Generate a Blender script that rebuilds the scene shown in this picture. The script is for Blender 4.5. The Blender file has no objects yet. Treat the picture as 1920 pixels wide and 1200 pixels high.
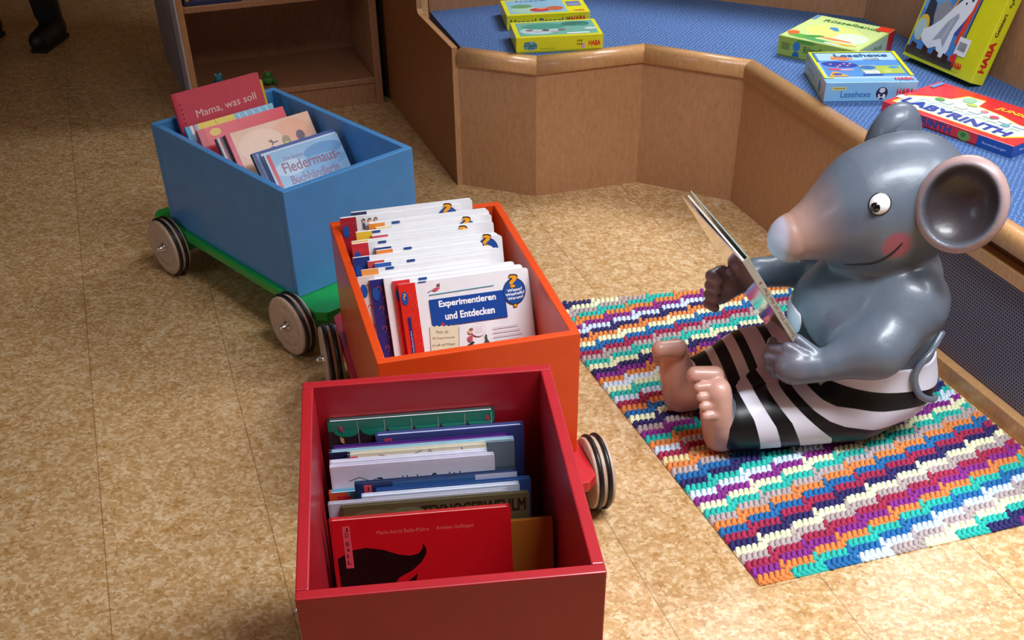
import bpy, bmesh, math, random
import numpy as np
from mathutils import Vector, Matrix
R = math.radians
random.seed(7)
SC = bpy.context.scene
COL = SC.collection

# ------------------------------------------------------------------ camera
H = 1.55
PITCH, ROLL, F = 0.72, -0.0148, 2109.0
fwd = Vector((0, math.cos(PITCH), -math.sin(PITCH)))
rgt = Vector((1, 0, 0))
upv = rgt.cross(fwd)
c_, s_ = math.cos(ROLL), math.sin(ROLL)
rx = rgt * c_ + upv * s_
ux = upv * c_ - rgt * s_
camd = bpy.data.cameras.new('camera')
camd.sensor_fit = 'HORIZONTAL'
camd.sensor_width = 36
camd.lens = F / 1920 * 36
camd.shift_y = 438 / 1920
camd.clip_start = 0.05
cam = bpy.data.objects.new('camera', camd)
COL.objects.link(cam)
cam.matrix_world = Matrix(((rx.x, ux.x, -fwd.x, 0), (rx.y, ux.y, -fwd.y, 0), (rx.z, ux.z, -fwd.z, H), (0, 0, 0, 1)))
SC.camera = cam

# ------------------------------------------------------------------ view, world, lights
SC.view_settings.view_transform = 'Standard'
SC.view_settings.look = 'None'
SC.view_settings.gamma = 1
SC.view_settings.use_curve_mapping = False
SC.view_settings.exposure = -0.22
w = bpy.data.worlds.new('world'); SC.world = w; w.use_nodes = True
w.node_tree.nodes['Background'].inputs[0].default_value = (0.72, 0.80, 1.0, 1)
w.node_tree.nodes['Background'].inputs[1].default_value = 0.25

def area(name, loc, target, sx, sy, power, col, spread=125):
    l = bpy.data.lights.new(name, 'AREA'); l.shape = 'RECTANGLE'; l.size = sx; l.size_y = sy
    l.energy = power; l.color = col; l.spread = R(spread)
    o = bpy.data.objects.new(name, l); COL.objects.link(o); o.location = loc
    o.rotation_euler = (Vector(target) - Vector(loc)).to_track_quat('-Z', 'Y').to_euler()
    return o
LAMPS = [  # location, size x, size y, power, colour
    ((1.70, 4.55, 2.77), 1.5, 0.9, 84, (0.86, 0.92, 1.0)),
    ((1.10, 1.30, 2.77), 1.4, 0.6, 68, (0.90, 0.95, 1.0)),
    ((2.4, 1.6, 2.77), 0.6, 1.6, 36, (0.88, 0.93, 1.0)),
]
for i, (l, a, b, p, c) in enumerate(LAMPS):
    area('ceiling_lamp_light', l, (l[0], l[1], 0), a, b, p, c)
area('left_fill_light', (-3.9, 0.6, 1.6), (0, 1.8, 0.2), 1.6, 1.3, 28, (0.74, 0.84, 1.0), 150)  # added cool fill that lifts the dark left faces; no known window there

# ------------------------------------------------------------------ colour + materials
def s2l(c):
    return tuple((x / 12.92 if x <= 0.04045 else ((x + 0.055) / 1.055) ** 2.4) for x in c)
def hexc(h):
    return s2l(tuple(int(h[i:i + 2], 16) / 255 for i in (0, 2, 4)))
MATS = {}
def new_mat(name):
    m = bpy.data.materials.new(name); m.use_nodes = True
    return m, m.node_tree.nodes, m.node_tree.links, m.node_tree.nodes['Principled BSDF']
def N(nodes, t, **kw):
    n = nodes.new(t)
    for k, v in kw.items():
        if k.startswith('i_'):
            n.inputs[k[2:].replace('_', ' ')].default_value = v
        else:
            setattr(n, k, v)
    return n
def ramp(nodes, stops, interp='LINEAR'):
    r = nodes.new('ShaderNodeValToRGB'); r.color_ramp.interpolation = interp
    e = r.color_ramp.elements
    while len(e) < len(stops): e.new(0.5)
    for i, (p, c) in enumerate(stops):
        e[i].position = p; e[i].color = (*c, 1)
    return r
def flat(h, rough=0.45, var=0.06, scale=30, metal=0.0, coat=0.0, bump=0.0, key=''):
    k = ('flat', h, rough, metal, coat, key)
    if k in MATS: return MATS[k]
    m, nn, ll, p = new_mat('paint_' + h + key)
    c = hexc(h)
    tc = N(nn, 'ShaderNodeTexCoord'); no = N(nn, 'ShaderNodeTexNoise', i_Scale=scale, i_Detail=4.0)
    ll.new(tc.outputs['Object'], no.inputs['Vector'])
    r = ramp(nn, [(0.3, tuple(x * (1 - var) for x in c)), (0.7, tuple(min(1, x * (1 + var)) for x in c))])
    ll.new(no.outputs['Fac'], r.inputs[0]); ll.new(r.outputs[0], p.inputs['Base Color'])
    p.inputs['Roughness'].default_value = rough; p.inputs['Metallic'].default_value = metal
    p.inputs['Coat Weight'].default_value = coat; p.inputs['Coat Roughness'].default_value = 0.12
    if bump:
        b = N(nn, 'ShaderNodeBump', i_Strength=bump, i_Distance=0.002)
        ll.new(no.outputs['Fac'], b.inputs['Height']); ll.new(b.outputs[0], p.inputs['Normal'])
    MATS[k] = m
    return m

def mat_wood(name, base, dark, rough=0.35, grain=(3, 3, 45), key=None):
    if name in MATS: return MATS[name]
    m, nn, ll, p = new_mat(name)
    tc = N(nn, 'ShaderNodeTexCoord'); mp = N(nn, 'ShaderNodeMapping'); mp.inputs['Scale'].default_value = (60, 60, 22)
    ll.new(tc.outputs['Object'], mp.inputs[0])
    n1 = N(nn, 'ShaderNodeTexNoise', i_Scale=1.6, i_Detail=5.0, i_Roughness=0.6); ll.new(mp.outputs[0], n1.inputs['Vector'])
    mp2 = N(nn, 'ShaderNodeMapping'); mp2.inputs['Scale'].default_value = (260, 260, 60); ll.new(tc.outputs['Object'], mp2.inputs[0])
    n2 = N(nn, 'ShaderNodeTexNoise', i_Scale=1.0, i_Detail=2.0); ll.new(mp2.outputs[0], n2.inputs['Vector'])
    mx = N(nn, 'ShaderNodeMath', operation='ADD'); ms = N(nn, 'ShaderNodeMath', operation='MULTIPLY'); ms.inputs[1].default_value = 0.35
    ll.new(n2.outputs['Fac'], ms.inputs[0]); ll.new(n1.outputs['Fac'], mx.inputs[0]); ll.new(ms.outputs[0], mx.inputs[1])
    r = ramp(nn, [(0.45, hexc(dark)), (0.85, hexc(base))]); ll.new(mx.outputs[0], r.inputs[0]); ll.new(r.outputs[0], p.inputs['Base Color'])
    p.inputs['Roughness'].default_value = rough
    MATS[name] = m
    return m

def mat_floor():
    m, nn, ll, p = new_mat('cork_tile')
    tc = N(nn, 'ShaderNodeTexCoord')
    # flakes
    mp = N(nn, 'ShaderNodeMapping'); mp.inputs['Scale'].default_value = (1, 1, 1); mp.inputs['Rotation'].default_value = (0, 0, R(17.5))
    ll.new(tc.outputs['Object'], mp.inputs[0])
    dn = N(nn, 'ShaderNodeTexNoise', i_Scale=60.0, i_Detail=3.0); ll.new(mp.outputs[0], dn.inputs['Vector'])
    dm = N(nn, 'ShaderNodeVectorMath', operation='SCALE'); dm.inputs['Scale'].default_value = 0.012; ll.new(dn.outputs['Color'], dm.inputs[0])
    ad = N(nn, 'ShaderNodeVectorMath', operation='ADD'); ll.new(mp.outputs[0], ad.inputs[0]); ll.new(dm.outputs[0], ad.inputs[1])
    v1 = N(nn, 'ShaderNodeTexVoronoi', i_Scale=125.0); ll.new(ad.outputs[0], v1.inputs['Vector'])
    sep = N(nn, 'ShaderNodeSeparateColor'); ll.new(v1.outputs['Color'], sep.inputs[0])
    big = N(nn, 'ShaderNodeTexNoise', i_Scale=26.0, i_Detail=6.0, i_Roughness=0.75); ll.new(mp.outputs[0], big.inputs['Vector'])
    mixf = N(nn, 'ShaderNodeMath', operation='MULTIPLY_ADD'); mixf.inputs[1].default_value = 0.38
    ll.new(sep.outputs[0], mixf.inputs[0]); ll.new(big.outputs['Fac'], mixf.inputs[2])
    cr = ramp(nn, [(0.30, hexc('9A6C38')), (0.50, hexc('B88D58')), (0.70, hexc('C9A270')), (0.95, hexc('E2C69E'))])
    ll.new(mixf.outputs[0], cr.inputs[0])
    # dark streaks
    v2 = N(nn, 'ShaderNodeTexNoise', i_Scale=190.0, i_Detail=4.0, i_Roughness=0.7); 
    mp3 = N(nn, 'ShaderNodeMapping'); mp3.inputs['Scale'].default_value = (0.45, 1, 1); mp3.inputs['Rotation'].default_value = (0, 0, R(50)); ll.new(ad.outputs[0], mp3.inputs[0]); ll.new(mp3.outputs[0], v2.inputs['Vector'])
    sr = ramp(nn, [(0.585, (0, 0, 0)), (0.66, (1, 1, 1))]); ll.new(v2.outputs['Fac'], sr.inputs[0])
    mk = N(nn, 'ShaderNodeMix', data_type='RGBA'); ll.new(sr.outputs[0], mk.inputs[0]); ll.new(cr.outputs[0], mk.inputs[6]); mk.inputs[7].default_value = (*hexc('5A3416'), 1)
    sm = N(nn, 'ShaderNodeMath', operation='MULTIPLY'); sm.inputs[1].default_value = 0.55; ll.new(sr.outputs[0], sm.inputs[0]); ll.new(sm.outputs[0], mk.inputs[0])
    # tile grid, columns staggered by half a tile
    sx = N(nn, 'ShaderNodeSeparateXYZ'); mp4 = N(nn, 'ShaderNodeMapping'); mp4.inputs['Rotation'].default_value = (0, 0, R(-17.5)); ll.new(tc.outputs['Object'], mp4.inputs[0]); ll.new(mp4.outputs[0], sx.inputs[0])
    def M(op, a, b=None, c=None):
        n = N(nn, 'ShaderNodeMath', operation=op)
        for i, v in enumerate((a, b, c)):
            if v is None: continue
            if isinstance(v, (int, float)): n.inputs[i].default_value = v
            else: ll.new(v, n.inputs[i])
        return n.outputs[0]
    T = 0.3455
    u = M('DIVIDE', M('SUBTRACT', sx.outputs[0], 0.067), T); cu = M('FLOOR', u); fu = M('FRACT', u)
    par = M('MULTIPLY', M('FLOORED_MODULO', cu, 2.0), 0.5)
    v = M('ADD', M('DIVIDE', M('SUBTRACT', sx.outputs[1], 1.420), 0.36), par); fv = M('FRACT', v); cv = M('FLOOR', v)
    du = M('MINIMUM', fu, M('SUBTRACT', 1.0, fu)); dv = M('MINIMUM', fv, M('SUBTRACT', 1.0, fv))
    l1 = M('LESS_THAN', du, 0.0034); l2 = M('MULTIPLY', M('LESS_THAN', dv, 0.0030), 0.6)
    line = M('MAXIMUM', l1, l2)
    wn = N(nn, 'ShaderNodeTexWhiteNoise', noise_dimensions='2D'); cb = N(nn, 'ShaderNodeCombineXYZ'); ll.new(cu, cb.inputs[0]); ll.new(cv, cb.inputs[1]); ll.new(cb.outputs[0], wn.inputs['Vector'])
    tint = N(nn, 'ShaderNodeMix', data_type='RGBA', blend_type='MULTIPLY'); tint.inputs[0].default_value = 1.0
    tv = M('MULTIPLY_ADD', wn.outputs[0], 0.10, 0.93); tcx = N(nn, 'ShaderNodeCombineColor')
    for i in range(3): ll.new(tv, tcx.inputs[i])
    ll.new(mk.outputs[2], tint.inputs[6]); ll.new(tcx.outputs[0], tint.inputs[7])
    fin = N(nn, 'ShaderNodeMix', data_type='RGBA'); lf = M('MULTIPLY', line, 0.6); ll.new(lf, fin.inputs[0]); ll.new(tint.outputs[2], fin.inputs[6]); fin.inputs[7].default_value = (*hexc('6E4826'), 1)
    ll.new(fin.outputs[2], p.inputs['Base Color'])
    rr = N(nn, 'ShaderNodeTexNoise', i_Scale=14.0, i_Detail=3.0); ll.new(mp.outputs[0], rr.inputs['Vector'])
    rv = M('MULTIPLY_ADD', rr.outputs['Fac'], 0.14, 0.26); ll.new(rv, p.inputs['Roughness']); p.inputs['Coat Weight'].default_value = 0.22; p.inputs['Coat Roughness'].default_value = 0.22
    bp = N(nn, 'ShaderNodeBump', i_Strength=0.12, i_Distance=0.001); ll.new(big.outputs['Fac'], bp.inputs['Height']); ll.new(bp.outputs[0], p.inputs['Normal'])
    return m
def mat_carpet():
    m, nn, ll, p = new_mat('blue_carpet')
    tc = N(nn, 'ShaderNodeTexCoord'); mp = N(nn, 'ShaderNodeMapping'); mp.inputs['Rotation'].default_value = (0, 0, R(28)); mp.inputs['Scale'].default_value = (84, 84, 84)
    ll.new(tc.outputs['Object'], mp.inputs[0])
    v = N(nn, 'ShaderNodeTexVoronoi', i_Scale=1.0, i_Randomness=0.25); ll.new(mp.outputs[0], v.inputs['Vector'])
    r = ramp(nn, [(0.16, (1, 1, 1)), (0.26, (0, 0, 0))]); ll.new(v.outputs['Distance'], r.inputs[0])
    n = N(nn, 'ShaderNodeTexNoise', i_Scale=500.0, i_Detail=2.0); ll.new(tc.outputs['Object'], n.inputs['Vector'])
    base = ramp(nn, [(0.3, hexc('28477E')), (0.7, hexc('46699F'))]); ll.new(n.outputs['Fac'], base.inputs[0])
    mk = N(nn, 'ShaderNodeMix', data_type='RGBA'); ms = N(nn, 'ShaderNodeMath', operation='MULTIPLY'); ms.inputs[1].default_value = 0.6
    ll.new(r.outputs[0], ms.inputs[0]); ll.new(ms.outputs[0], mk.inputs[0]); ll.new(base.outputs[0], mk.inputs[6]); mk.inputs[7].default_value = (*hexc('94B2DC'), 1)
    ll.new(mk.outputs[2], p.inputs['Base Color']); p.inputs['Roughness'].default_value = 0.9
    b = N(nn, 'ShaderNodeBump', i_Strength=0.4, i_Distance=0.002); ll.new(n.outputs['Fac'], b.inputs['Height']); ll.new(b.outputs[0], p.inputs['Normal'])
    return m
def mat_grille():
    m, nn, ll, p = new_mat('perforated_metal')
    tc = N(nn, 'ShaderNodeTexCoord'); sx = N(nn, 'ShaderNodeSeparateXYZ'); ll.new(tc.outputs['Object'], sx.inputs[0])
    def M(op, a, b=None, c=None):
        n = N(nn, 'ShaderNodeMath', operation=op)
        for i, v in enumerate((a, b, c)):
            if v is None: continue
            if isinstance(v, (int, float)): n.inputs[i].default_value = v
            else: ll.new(v, n.inputs[i])
        return n.outputs[0]
    px, pz = 0.0082, 0.0076
    row = M('DIVIDE', sx.outputs[2], pz); cr = M('FLOOR', row); fr = M('SUBTRACT', M('FRACT', row), 0.5)
    colx = M('ADD', M('DIVIDE', sx.outputs[0], px), M('MULTIPLY', M('FLOORED_MODULO', cr, 2.0), 0.5)); fc = M('SUBTRACT', M('FRACT', colx), 0.5)
    dx = M('MULTIPLY', fc, px); dz = M('MULTIPLY', fr, pz)
    d = M('SQRT', M('ADD', M('MULTIPLY', dx, dx), M('MULTIPLY', dz, dz)))
    hole = M('LESS_THAN', d, 0.0026)
    mk = N(nn, 'ShaderNodeMix', data_type='RGBA'); ll.new(hole, mk.inputs[0]); mk.inputs[6].default_value = (*hexc('7F7C92'), 1); mk.inputs[7].default_value = (*hexc('14131A'), 1)
    ll.new(mk.outputs[2], p.inputs['Base Color']); p.inputs['Roughness'].default_value = 0.5
    mt = M('MULTIPLY', M('SUBTRACT', 1.0, hole), 0.3); ll.new(mt, p.inputs['Metallic'])
    return m
def mat_attr(name, attr, rough=0.3, coat=0.0, bump=0.0, bscale=40):
    m, nn, ll, p = new_mat(name)
    a = N(nn, 'ShaderNodeAttribute'); a.attribute_name = attr
    no = N(nn, 'ShaderNodeTexNoise', i_Scale=bscale, i_Detail=4.0); tc = N(nn, 'ShaderNodeTexCoord'); ll.new(tc.outputs['Object'], no.inputs['Vector'])
    hs = N(nn, 'ShaderNodeHueSaturation'); mm = N(nn, 'ShaderNodeMath', operation='MULTIPLY_ADD'); mm.inputs[1].default_value = 0.3; mm.inputs[2].default_value = 0.85
    ll.new(no.outputs['Fac'], mm.inputs[0]); ll.new(mm.outputs[0], hs.inputs['Value']); ll.new(a.outputs['Color'], hs.inputs['Color'])
    ll.new(hs.outputs[0], p.inputs['Base Color']); p.inputs['Roughness'].default_value = rough
    p.inputs['Coat Weight'].default_value = coat; p.inputs['Coat Roughness'].default_value = 0.15
    if bump:
        b = N(nn, 'ShaderNodeBump', i_Strength=bump, i_Distance=0.004); ll.new(no.outputs['Fac'], b.inputs['Height']); ll.new(b.outputs[0], p.inputs['Normal'])
    return m

BEECH = mat_wood('beech_veneer', 'BC8C64', 'AC7B54', 0.38)
BEECH_TRIM = mat_wood('beech_solid_edge', 'D0A070', 'C08D5A', 0.28)
PLAIN_WOOD = mat_wood('wheel_plywood', 'CDB09C', 'B8987F', 0.4)
CHROME = flat('E4E4EA', rough=0.22, metal=1.0, key='chrome')
RUBBER = flat('141416', rough=0.35, key='rubber')

# ------------------------------------------------------------------ object helpers
def link(o, parent=None):
    COL.objects.link(o)
    if parent is not None: o.parent = parent
    return o
def mesh_obj(name, me, mats, parent=None):
    o = bpy.data.objects.new(name, me)
    if not isinstance(mats, (list, tuple)): mats = [mats]
    for m in mats: me.materials.append(m)
    return link(o, parent)
def obj(name, bm, mats, parent=None, smooth=False):
    me = bpy.data.meshes.new(name); bm.normal_update(); bm.to_mesh(me); bm.free()
    if smooth: me.shade_smooth()
    return mesh_obj(name, me, mats, parent)
def tag(o, label, cat, group=None, kind=None):
    if label: o['label'] = label
    if cat: o['category'] = cat
    if group: o['group'] = group
    if kind: o['kind'] = kind
    return o
def thing(name, label, cat, loc=(0, 0, 0), rotz=0, group=None, mat=None):
    o = bpy.data.objects.new(name, None); COL.objects.link(o); o.empty_display_size = 0.05
    if mat is not None: o.matrix_world = mat
    else: o.location = loc; o.rotation_euler = (0, 0, rotz)
    return tag(o, label, cat, group)
def bx(bm, x0, x1, y0, y1, z0, z1, bevel=0.0, mi=0, seg=2):
    vs = [bm.verts.new((x, y, z)) for z in (z0, z1) for y in (y0, y1) for x in (x0, x1)]
    F_ = [(0, 2, 3, 1), (4, 5, 7, 6), (0, 1, 5, 4), (2, 6, 7, 3), (0, 4, 6, 2), (1, 3, 7, 5)]
    fs = [bm.faces.new([vs[i] for i in f]) for f in F_]
    for f in fs: f.material_index = mi
    if bevel:
        es = list({e for f in fs for e in f.edges})
        r = bmesh.ops.bevel(bm, geom=es, offset=bevel, segments=seg, affect='EDGES', profile=0.5)
        for f in r['faces']: f.material_index = mi
    return fs
def prism(bm, pts, z0, z1, bevel=0.0, mi=0):
    """vertical prism of a counter-clockwise outline"""
    a = [bm.verts.new((x, y, z0)) for x, y in pts]; b = [bm.verts.new((x, y, z1)) for x, y in pts]
    n = len(pts); fs = [bm.faces.new(a[::-1]), bm.faces.new(b)]
    for i in range(n): fs.append(bm.faces.new((a[i], a[(i + 1) % n], b[(i + 1) % n], b[i])))
    for f in fs: f.material_index = mi
    if bevel:
        es = list({e for f in fs for e in f.edges})
        bmesh.ops.bevel(bm, geom=es, offset=bevel, segments=2, affect='EDGES', profile=0.5)
    return fs
def lathe(bm, prof, n=48, axis='x', origin=(0, 0, 0), mi=0, sgn=1):
    """profile of (along, radius)"""
    rings = []
    for a, r in prof:
        ring = []
        for k in range(n):
            t = 2 * math.pi * k / n
            p = (a * sgn, r * math.cos(t), r * math.sin(t))
            if axis == 'z': p = (p[1], p[2], p[0])
            ring.append(bm.verts.new((p[0] + origin[0], p[1] + origin[1], p[2] + origin[2])))
        rings.append(ring)
    for i in range(len(rings) - 1):
        for k in range(n):
            f = bm.faces.new((rings[i][k], rings[i][(k + 1) % n], rings[i + 1][(k + 1) % n], rings[i + 1][k])); f.material_index = mi; f.smooth = True
    for ring in (rings[0], rings[-1]):
        if prof[0][1] > 1e-4 or True:
            f = bm.faces.new(ring); f.material_index = mi
def torus(bm, cx, R0, r0, n=48, m=12, oy=0, oz=0):
    vs = []
    for k in range(n):
        t = 2 * math.pi * k / n; row = []
        for j in range(m):
            s = 2 * math.pi * j / m; rr = R0 + r0 * math.cos(s)
            row.append(bm.verts.new((cx + r0 * math.sin(s), oy + rr * math.cos(t), oz + rr * math.sin(t))))
        vs.append(row)
    for k in range(n):
        for j in range(m):
            f = bm.faces.new((vs[k][j], vs[(k + 1) % n][j], vs[(k + 1) % n][(j + 1) % m], vs[k][(j + 1) % m])); f.smooth = True
def tube(bm, pts, rad, m=12, caps=True):
    pts = [Vector(p) for p in pts]; rings = []
    for i, p in enumerate(pts):
        d = (pts[min(i + 1, len(pts) - 1)] - pts[max(i - 1, 0)]).normalized()
        a = d.orthogonal().normalized() if i == 0 else (pa - d * pa.dot(d)).normalized()
        pa = a; b = d.cross(a); r = rad[i] if isinstance(rad, (list, tuple)) else rad
        rings.append([bm.verts.new(p + (a * math.cos(2 * math.pi * k / m) + b * math.sin(2 * math.pi * k / m)) * r) for k in range(m)])
    for i in range(len(rings) - 1):
        for k in range(m):
            f = bm.faces.new((rings[i][k], rings[i][(k + 1) % m], rings[i + 1][(k + 1) % m], rings[i + 1][k])); f.smooth = True
    if caps: bm.faces.new(rings[0][::-1]); bm.faces.new(rings[-1])
def spline(pts, n=8):
    out = []; P_ = [Vector(p) for p in pts]
    for i in range(len(P_) - 1):
        p0 = P_[max(i - 1, 0)]; p1 = P_[i]; p2 = P_[i + 1]; p3 = P_[min(i + 2, len(P_) - 1)]
        for k in range(n):
            t = k / n
            out.append(0.5 * ((2 * p1) + (p2 - p0) * t + (2 * p0 - 5 * p1 + 4 * p2 - p3) * t * t + (3 * p1 - p0 - 3 * p2 + p3) * t ** 3))
    out.append(P_[-1]); return out

# ------------------------------------------------------------------ printed surfaces (lettering and pictures on covers)
_txt = {}
def text_mesh(s):
    if s in _txt: return _txt[s]
    cu = bpy.data.curves.new('t', 'FONT'); cu.body = s; cu.size = 1; cu.resolution_u = 3; cu.align_x = 'LEFT'
    ob = bpy.data.objects.new('t', cu); COL.objects.link(ob)
    dg = bpy.context.evaluated_depsgraph_get()
    me = bpy.data.meshes.new_from_object(ob.evaluated_get(dg))
    vs = [(v.co.x, v.co.y) for v in me.vertices]; fs = [tuple(p.vertices) for p in me.polygons]
    bpy.data.objects.remove(ob); bpy.data.meshes.remove(me); bpy.data.curves.remove(cu)
    xs = [v[0] for v in vs] or [0, 1]; ys = [v[1] for v in vs] or [0, 1]
    _txt[s] = (vs, fs, min(xs), max(xs), min(ys), max(ys)); return _txt[s]
class Print:
    """flat ink shapes on a rectangle of a surface, in metres from its lower left corner"""
    def __init__(s, rough=0.3): s.bm = bmesh.new(); s.cols = []; s.rough = rough; s.k = 0
    def mi(s, c):
        if c not in s.cols: s.cols.append(c)
        return s.cols.index(c)
    def lay(s): s.k += 1; return 0.00025 + 0.00006 * s.k
    def poly(s, pts, c, h=None):
        h = s.lay() if h is None else h
        try:
            f = s.bm.faces.new([s.bm.verts.new((x, y, h)) for x, y in pts]); f.material_index = s.mi(c)
        except ValueError: pass
    def rect(s, x0, y0, x1, y1, c): s.poly([(x0, y0), (x1, y0), (x1, y1), (x0, y1)], c)
    def ell(s, cx, cy, a, b, c, rot=0, n=28, t0=0, t1=360):
        cr, sr = math.cos(R(rot)), math.sin(R(rot)); pts = []
        nn = n if t1 - t0 >= 360 else n + 1
        for k in range(nn):
            t = R(t0 + (t1 - t0) * k / n); x, y = a * math.cos(t), b * math.sin(t)
            pts.append((cx + x * cr - y * sr, cy + x * sr + y * cr))
        s.poly(pts, c)
    def line(s, pts, w, c):
        h = s.lay()
        for (x0, y0), (x1, y1) in zip(pts, pts[1:]):
            dx, dy = x1 - x0, y1 - y0; L = math.hypot(dx, dy) or 1; nx, ny = -dy / L * w / 2, dx / L * w / 2
            s.poly([(x0 + nx, y0 + ny), (x0 - nx, y0 - ny), (x1 - nx, y1 - ny), (x1 + nx, y1 + ny)], c, h)
    def text(s, t, x, y, w, hgt, c, rot=0, bold=0.0, arch=0.0):
        vs, fs, x0, x1, y0, y1 = text_mesh(t); h = s.lay(); sx = w / (x1 - x0); sy = hgt / (y1 - y0)
        cr, sr = math.cos(R(rot)), math.sin(R(rot)); m = s.mi(c)
        offs = [(0, 0)] if not bold else [(0, 0), (bold, 0), (0, bold), (bold, bold)]
        for k, (ox, oy) in enumerate(offs):
            V = []
            for (a, b) in vs:
                X = (a - x0) * sx + ox; Y = (b - y0) * sy + oy
                if arch: q = X / w - 0.5; Y += arch * (0.25 - q * q) * 4
                V.append(s.bm.verts.new((x + X * cr - Y * sr, y + X * sr + Y * cr, h + k * 1e-5)))
            for f in fs:
                try: ff = s.bm.faces.new([V[i] for i in f]); ff.material_index = m
                except ValueError: pass
    def done(s, name, parent, mat):
        s.bm.transform(mat)
        return obj(name, s.bm, [flat(c, rough=s.rough, var=0.03, coat=0.3) for c in s.cols] or [flat('FFFFFF')], parent)
def frame(o, u, v, n):
    """matrix taking print coordinates to local ones"""
    o, u, v, n = map(Vector, (o, u, v, n))
    return Matrix(((u.x, v.x, n.x, o.x), (u.y, v.y, n.y, o.y), (u.z, v.z, n.z, o.z), (0, 0, 0, 1)))

# ------------------------------------------------------------------ room shell
WALLP = flat('A8937A', rough=0.8, key='wall')
def shell(name, x0, x1, y0, y1, z0, z1, m):
    bm = bmesh.new(); bx(bm, x0, x1, y0, y1, z0, z1); o = obj(name, bm, m); o['kind'] = 'structure'; return o
shell('floor', -4.0, 3.4, -2.2, 7.2, -0.1, 0, mat_floor())
shell('ceiling', -4.0, 3.4, -2.2, 7.2, 2.8, 2.9, flat('E6E3DC', rough=0.9, key='ceil'))
wb = bmesh.new(); bx(wb, -3.99, -3.96, -0.25, 1.45, 0.9, 2.3); o = obj('added_pane_1', wb, flat('DCE6F0', rough=.2, key='pane')); o['kind'] = 'structure'  # made-up pane behind the added fill light on the left
shell('wall_left', -4.1, -4.0, -2.3, 7.3, 0, 2.8, WALLP)
shell('wall_right', 3.4, 3.5, -2.3, 7.3, 0, 2.8, WALLP)
shell('wall_back', -4.0, 3.4, 7.2, 7.3, 0, 2.8, WALLP)
shell('wall_front', -4.0, 3.4, -2.3, -2.2, 0, 2.8, WALLP)
for (l, a, b, p, c), lb in zip(LAMPS, ('flush rectangular ceiling lamp above the far end of the seating bench', 'long flush ceiling lamp above the front of the reading corner', 'narrow flush ceiling lamp along the right side of the room')):
    t = thing('ceiling_lamp', lb, 'lamp', (l[0], l[1], 2.8), 0, 'ceiling lamps of the room')
    bm = bmesh.new(); 
    for q in ((-a / 2 - .03, -a / 2, -b / 2 - .03, b / 2 + .03), (a / 2, a / 2 + .03, -b / 2 - .03, b / 2 + .03), (-a / 2, a / 2, -b / 2 - .03, -b / 2), (-a / 2, a / 2, b / 2, b / 2 + .03)):
        bx(bm, *q, -0.035, 0)
    obj('lamp_frame', bm, flat('E8E8E8', key='lampframe'), t)
    bm = bmesh.new(); bx(bm, -a / 2, a / 2, -b / 2, b / 2, -0.02, -0.005)
    obj('diffuser', bm, flat('F6F6F6', key='diff'), t)

# ------------------------------------------------------------------ built-in corner bench
dD = Vector((0.3294, -0.9442, 0)); nD = Vector((-0.9442, -0.3294, 0))    # bench side on the right: direction and outward normal
P0 = Vector((-0.146, 3.640, 0)); P1 = Vector((0.096, 3.540, 0)); P2 = Vector((0.433, 3.643, 0)); P3 = Vector((0.723, 3.484, 0))
P4 = P3 + dD * 2.9
BK = [Vector((-0.250, 4.046, 0)), Vector((0.462, 4.256, 0)), Vector((1.173, 3.903, 0)), Vector((1.173 + 0.3746 * 2.9, 3.903 - 0.9272 * 2.9, 0))]
ZT = 0.43
bench = thing('corner_bench', 'angled built-in beech seating bench covered with blue dotted carpet', 'bench', tuple(P1))
def BL(v): return v - P1                                            # bench-local
FR = [P0, P1, P2, P3, P4]
FDIR = [(FR[i + 1] - FR[i]).normalized() for i in range(4)]
FNOR = [Vector((d.y, -d.x, 0)) for d in FDIR]
def off_line(pts, dist):
    """offset open polyline to its outward side"""
    out = []
    ds = [(pts[i + 1] - pts[i]).normalized() for i in range(len(pts) - 1)]; ns = [Vector((d.y, -d.x, 0)) for d in ds]
    for i, p in enumerate(pts):
        if i == 0: out.append(p + ns[0] * dist)
        elif i == len(pts) - 1: out.append(p + ns[-1] * dist)
        else:
            b = (ns[i - 1] + ns[i]).normalized(); out.append(p + b * (dist / b.dot(ns[i])))
    return out
TH = 0.018
inn = off_line(FR, -TH)
G0, G1 = 0.76, 2.75                                                 # stretch of the right-hand side with the metal grille
for i in range(4):
    a, b, ai, bi = BL(FR[i]), BL(FR[i + 1]), BL(inn[i]), BL(inn[i + 1])
    if i == 3: b = BL(P3 + dD * G0); bi = b - FNOR[3] * TH
    bm = bmesh.new(); prism(bm, [(a.x, a.y), (b.x, b.y), (bi.x, bi.y), (ai.x, ai.y)], 0, 0.40)
    obj('front_panel', bm, BEECH, bench)
# rounded solid edge along the seat front
prof = [(-0.030, 0.385), (0.006, 0.385), (0.009, 0.388), (0.009, 0.412), (0.006, 0.421), (-0.001, 0.428), (-0.010, 0.431), (-0.030, 0.431)]
offs = [off_line(FR, d) for d, z in prof]
for i in range(4):
    bm = bmesh.new(); A = [bm.verts.new((*(BL(o[i])).xy, z)) for o, (d, z) in zip(offs, prof)]; B = [bm.verts.new((*(BL(o[i + 1])).xy, z)) for o, (d, z) in zip(offs, prof)]
    n = len(A); bm.faces.new(A[::-1]); bm.faces.new(B)
    for k in range(n):
        f = bm.faces.new((A[k], A[(k + 1) % n], B[(k + 1) % n], B[k]))
        f.smooth = 2 <= k <= 6
    obj('edge_trim', bm, BEECH_TRIM, bench)
# carpeted seat
ins = off_line(FR, -0.028); seat = [BL(p) for p in ins] + [BL(p) for p in reversed(BK)]
bm = bmesh.new(); prism(bm, [(p.x, p.y) for p in seat], 0.40, ZT)
obj('seat_carpet', bm, mat_carpet(), bench)
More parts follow.
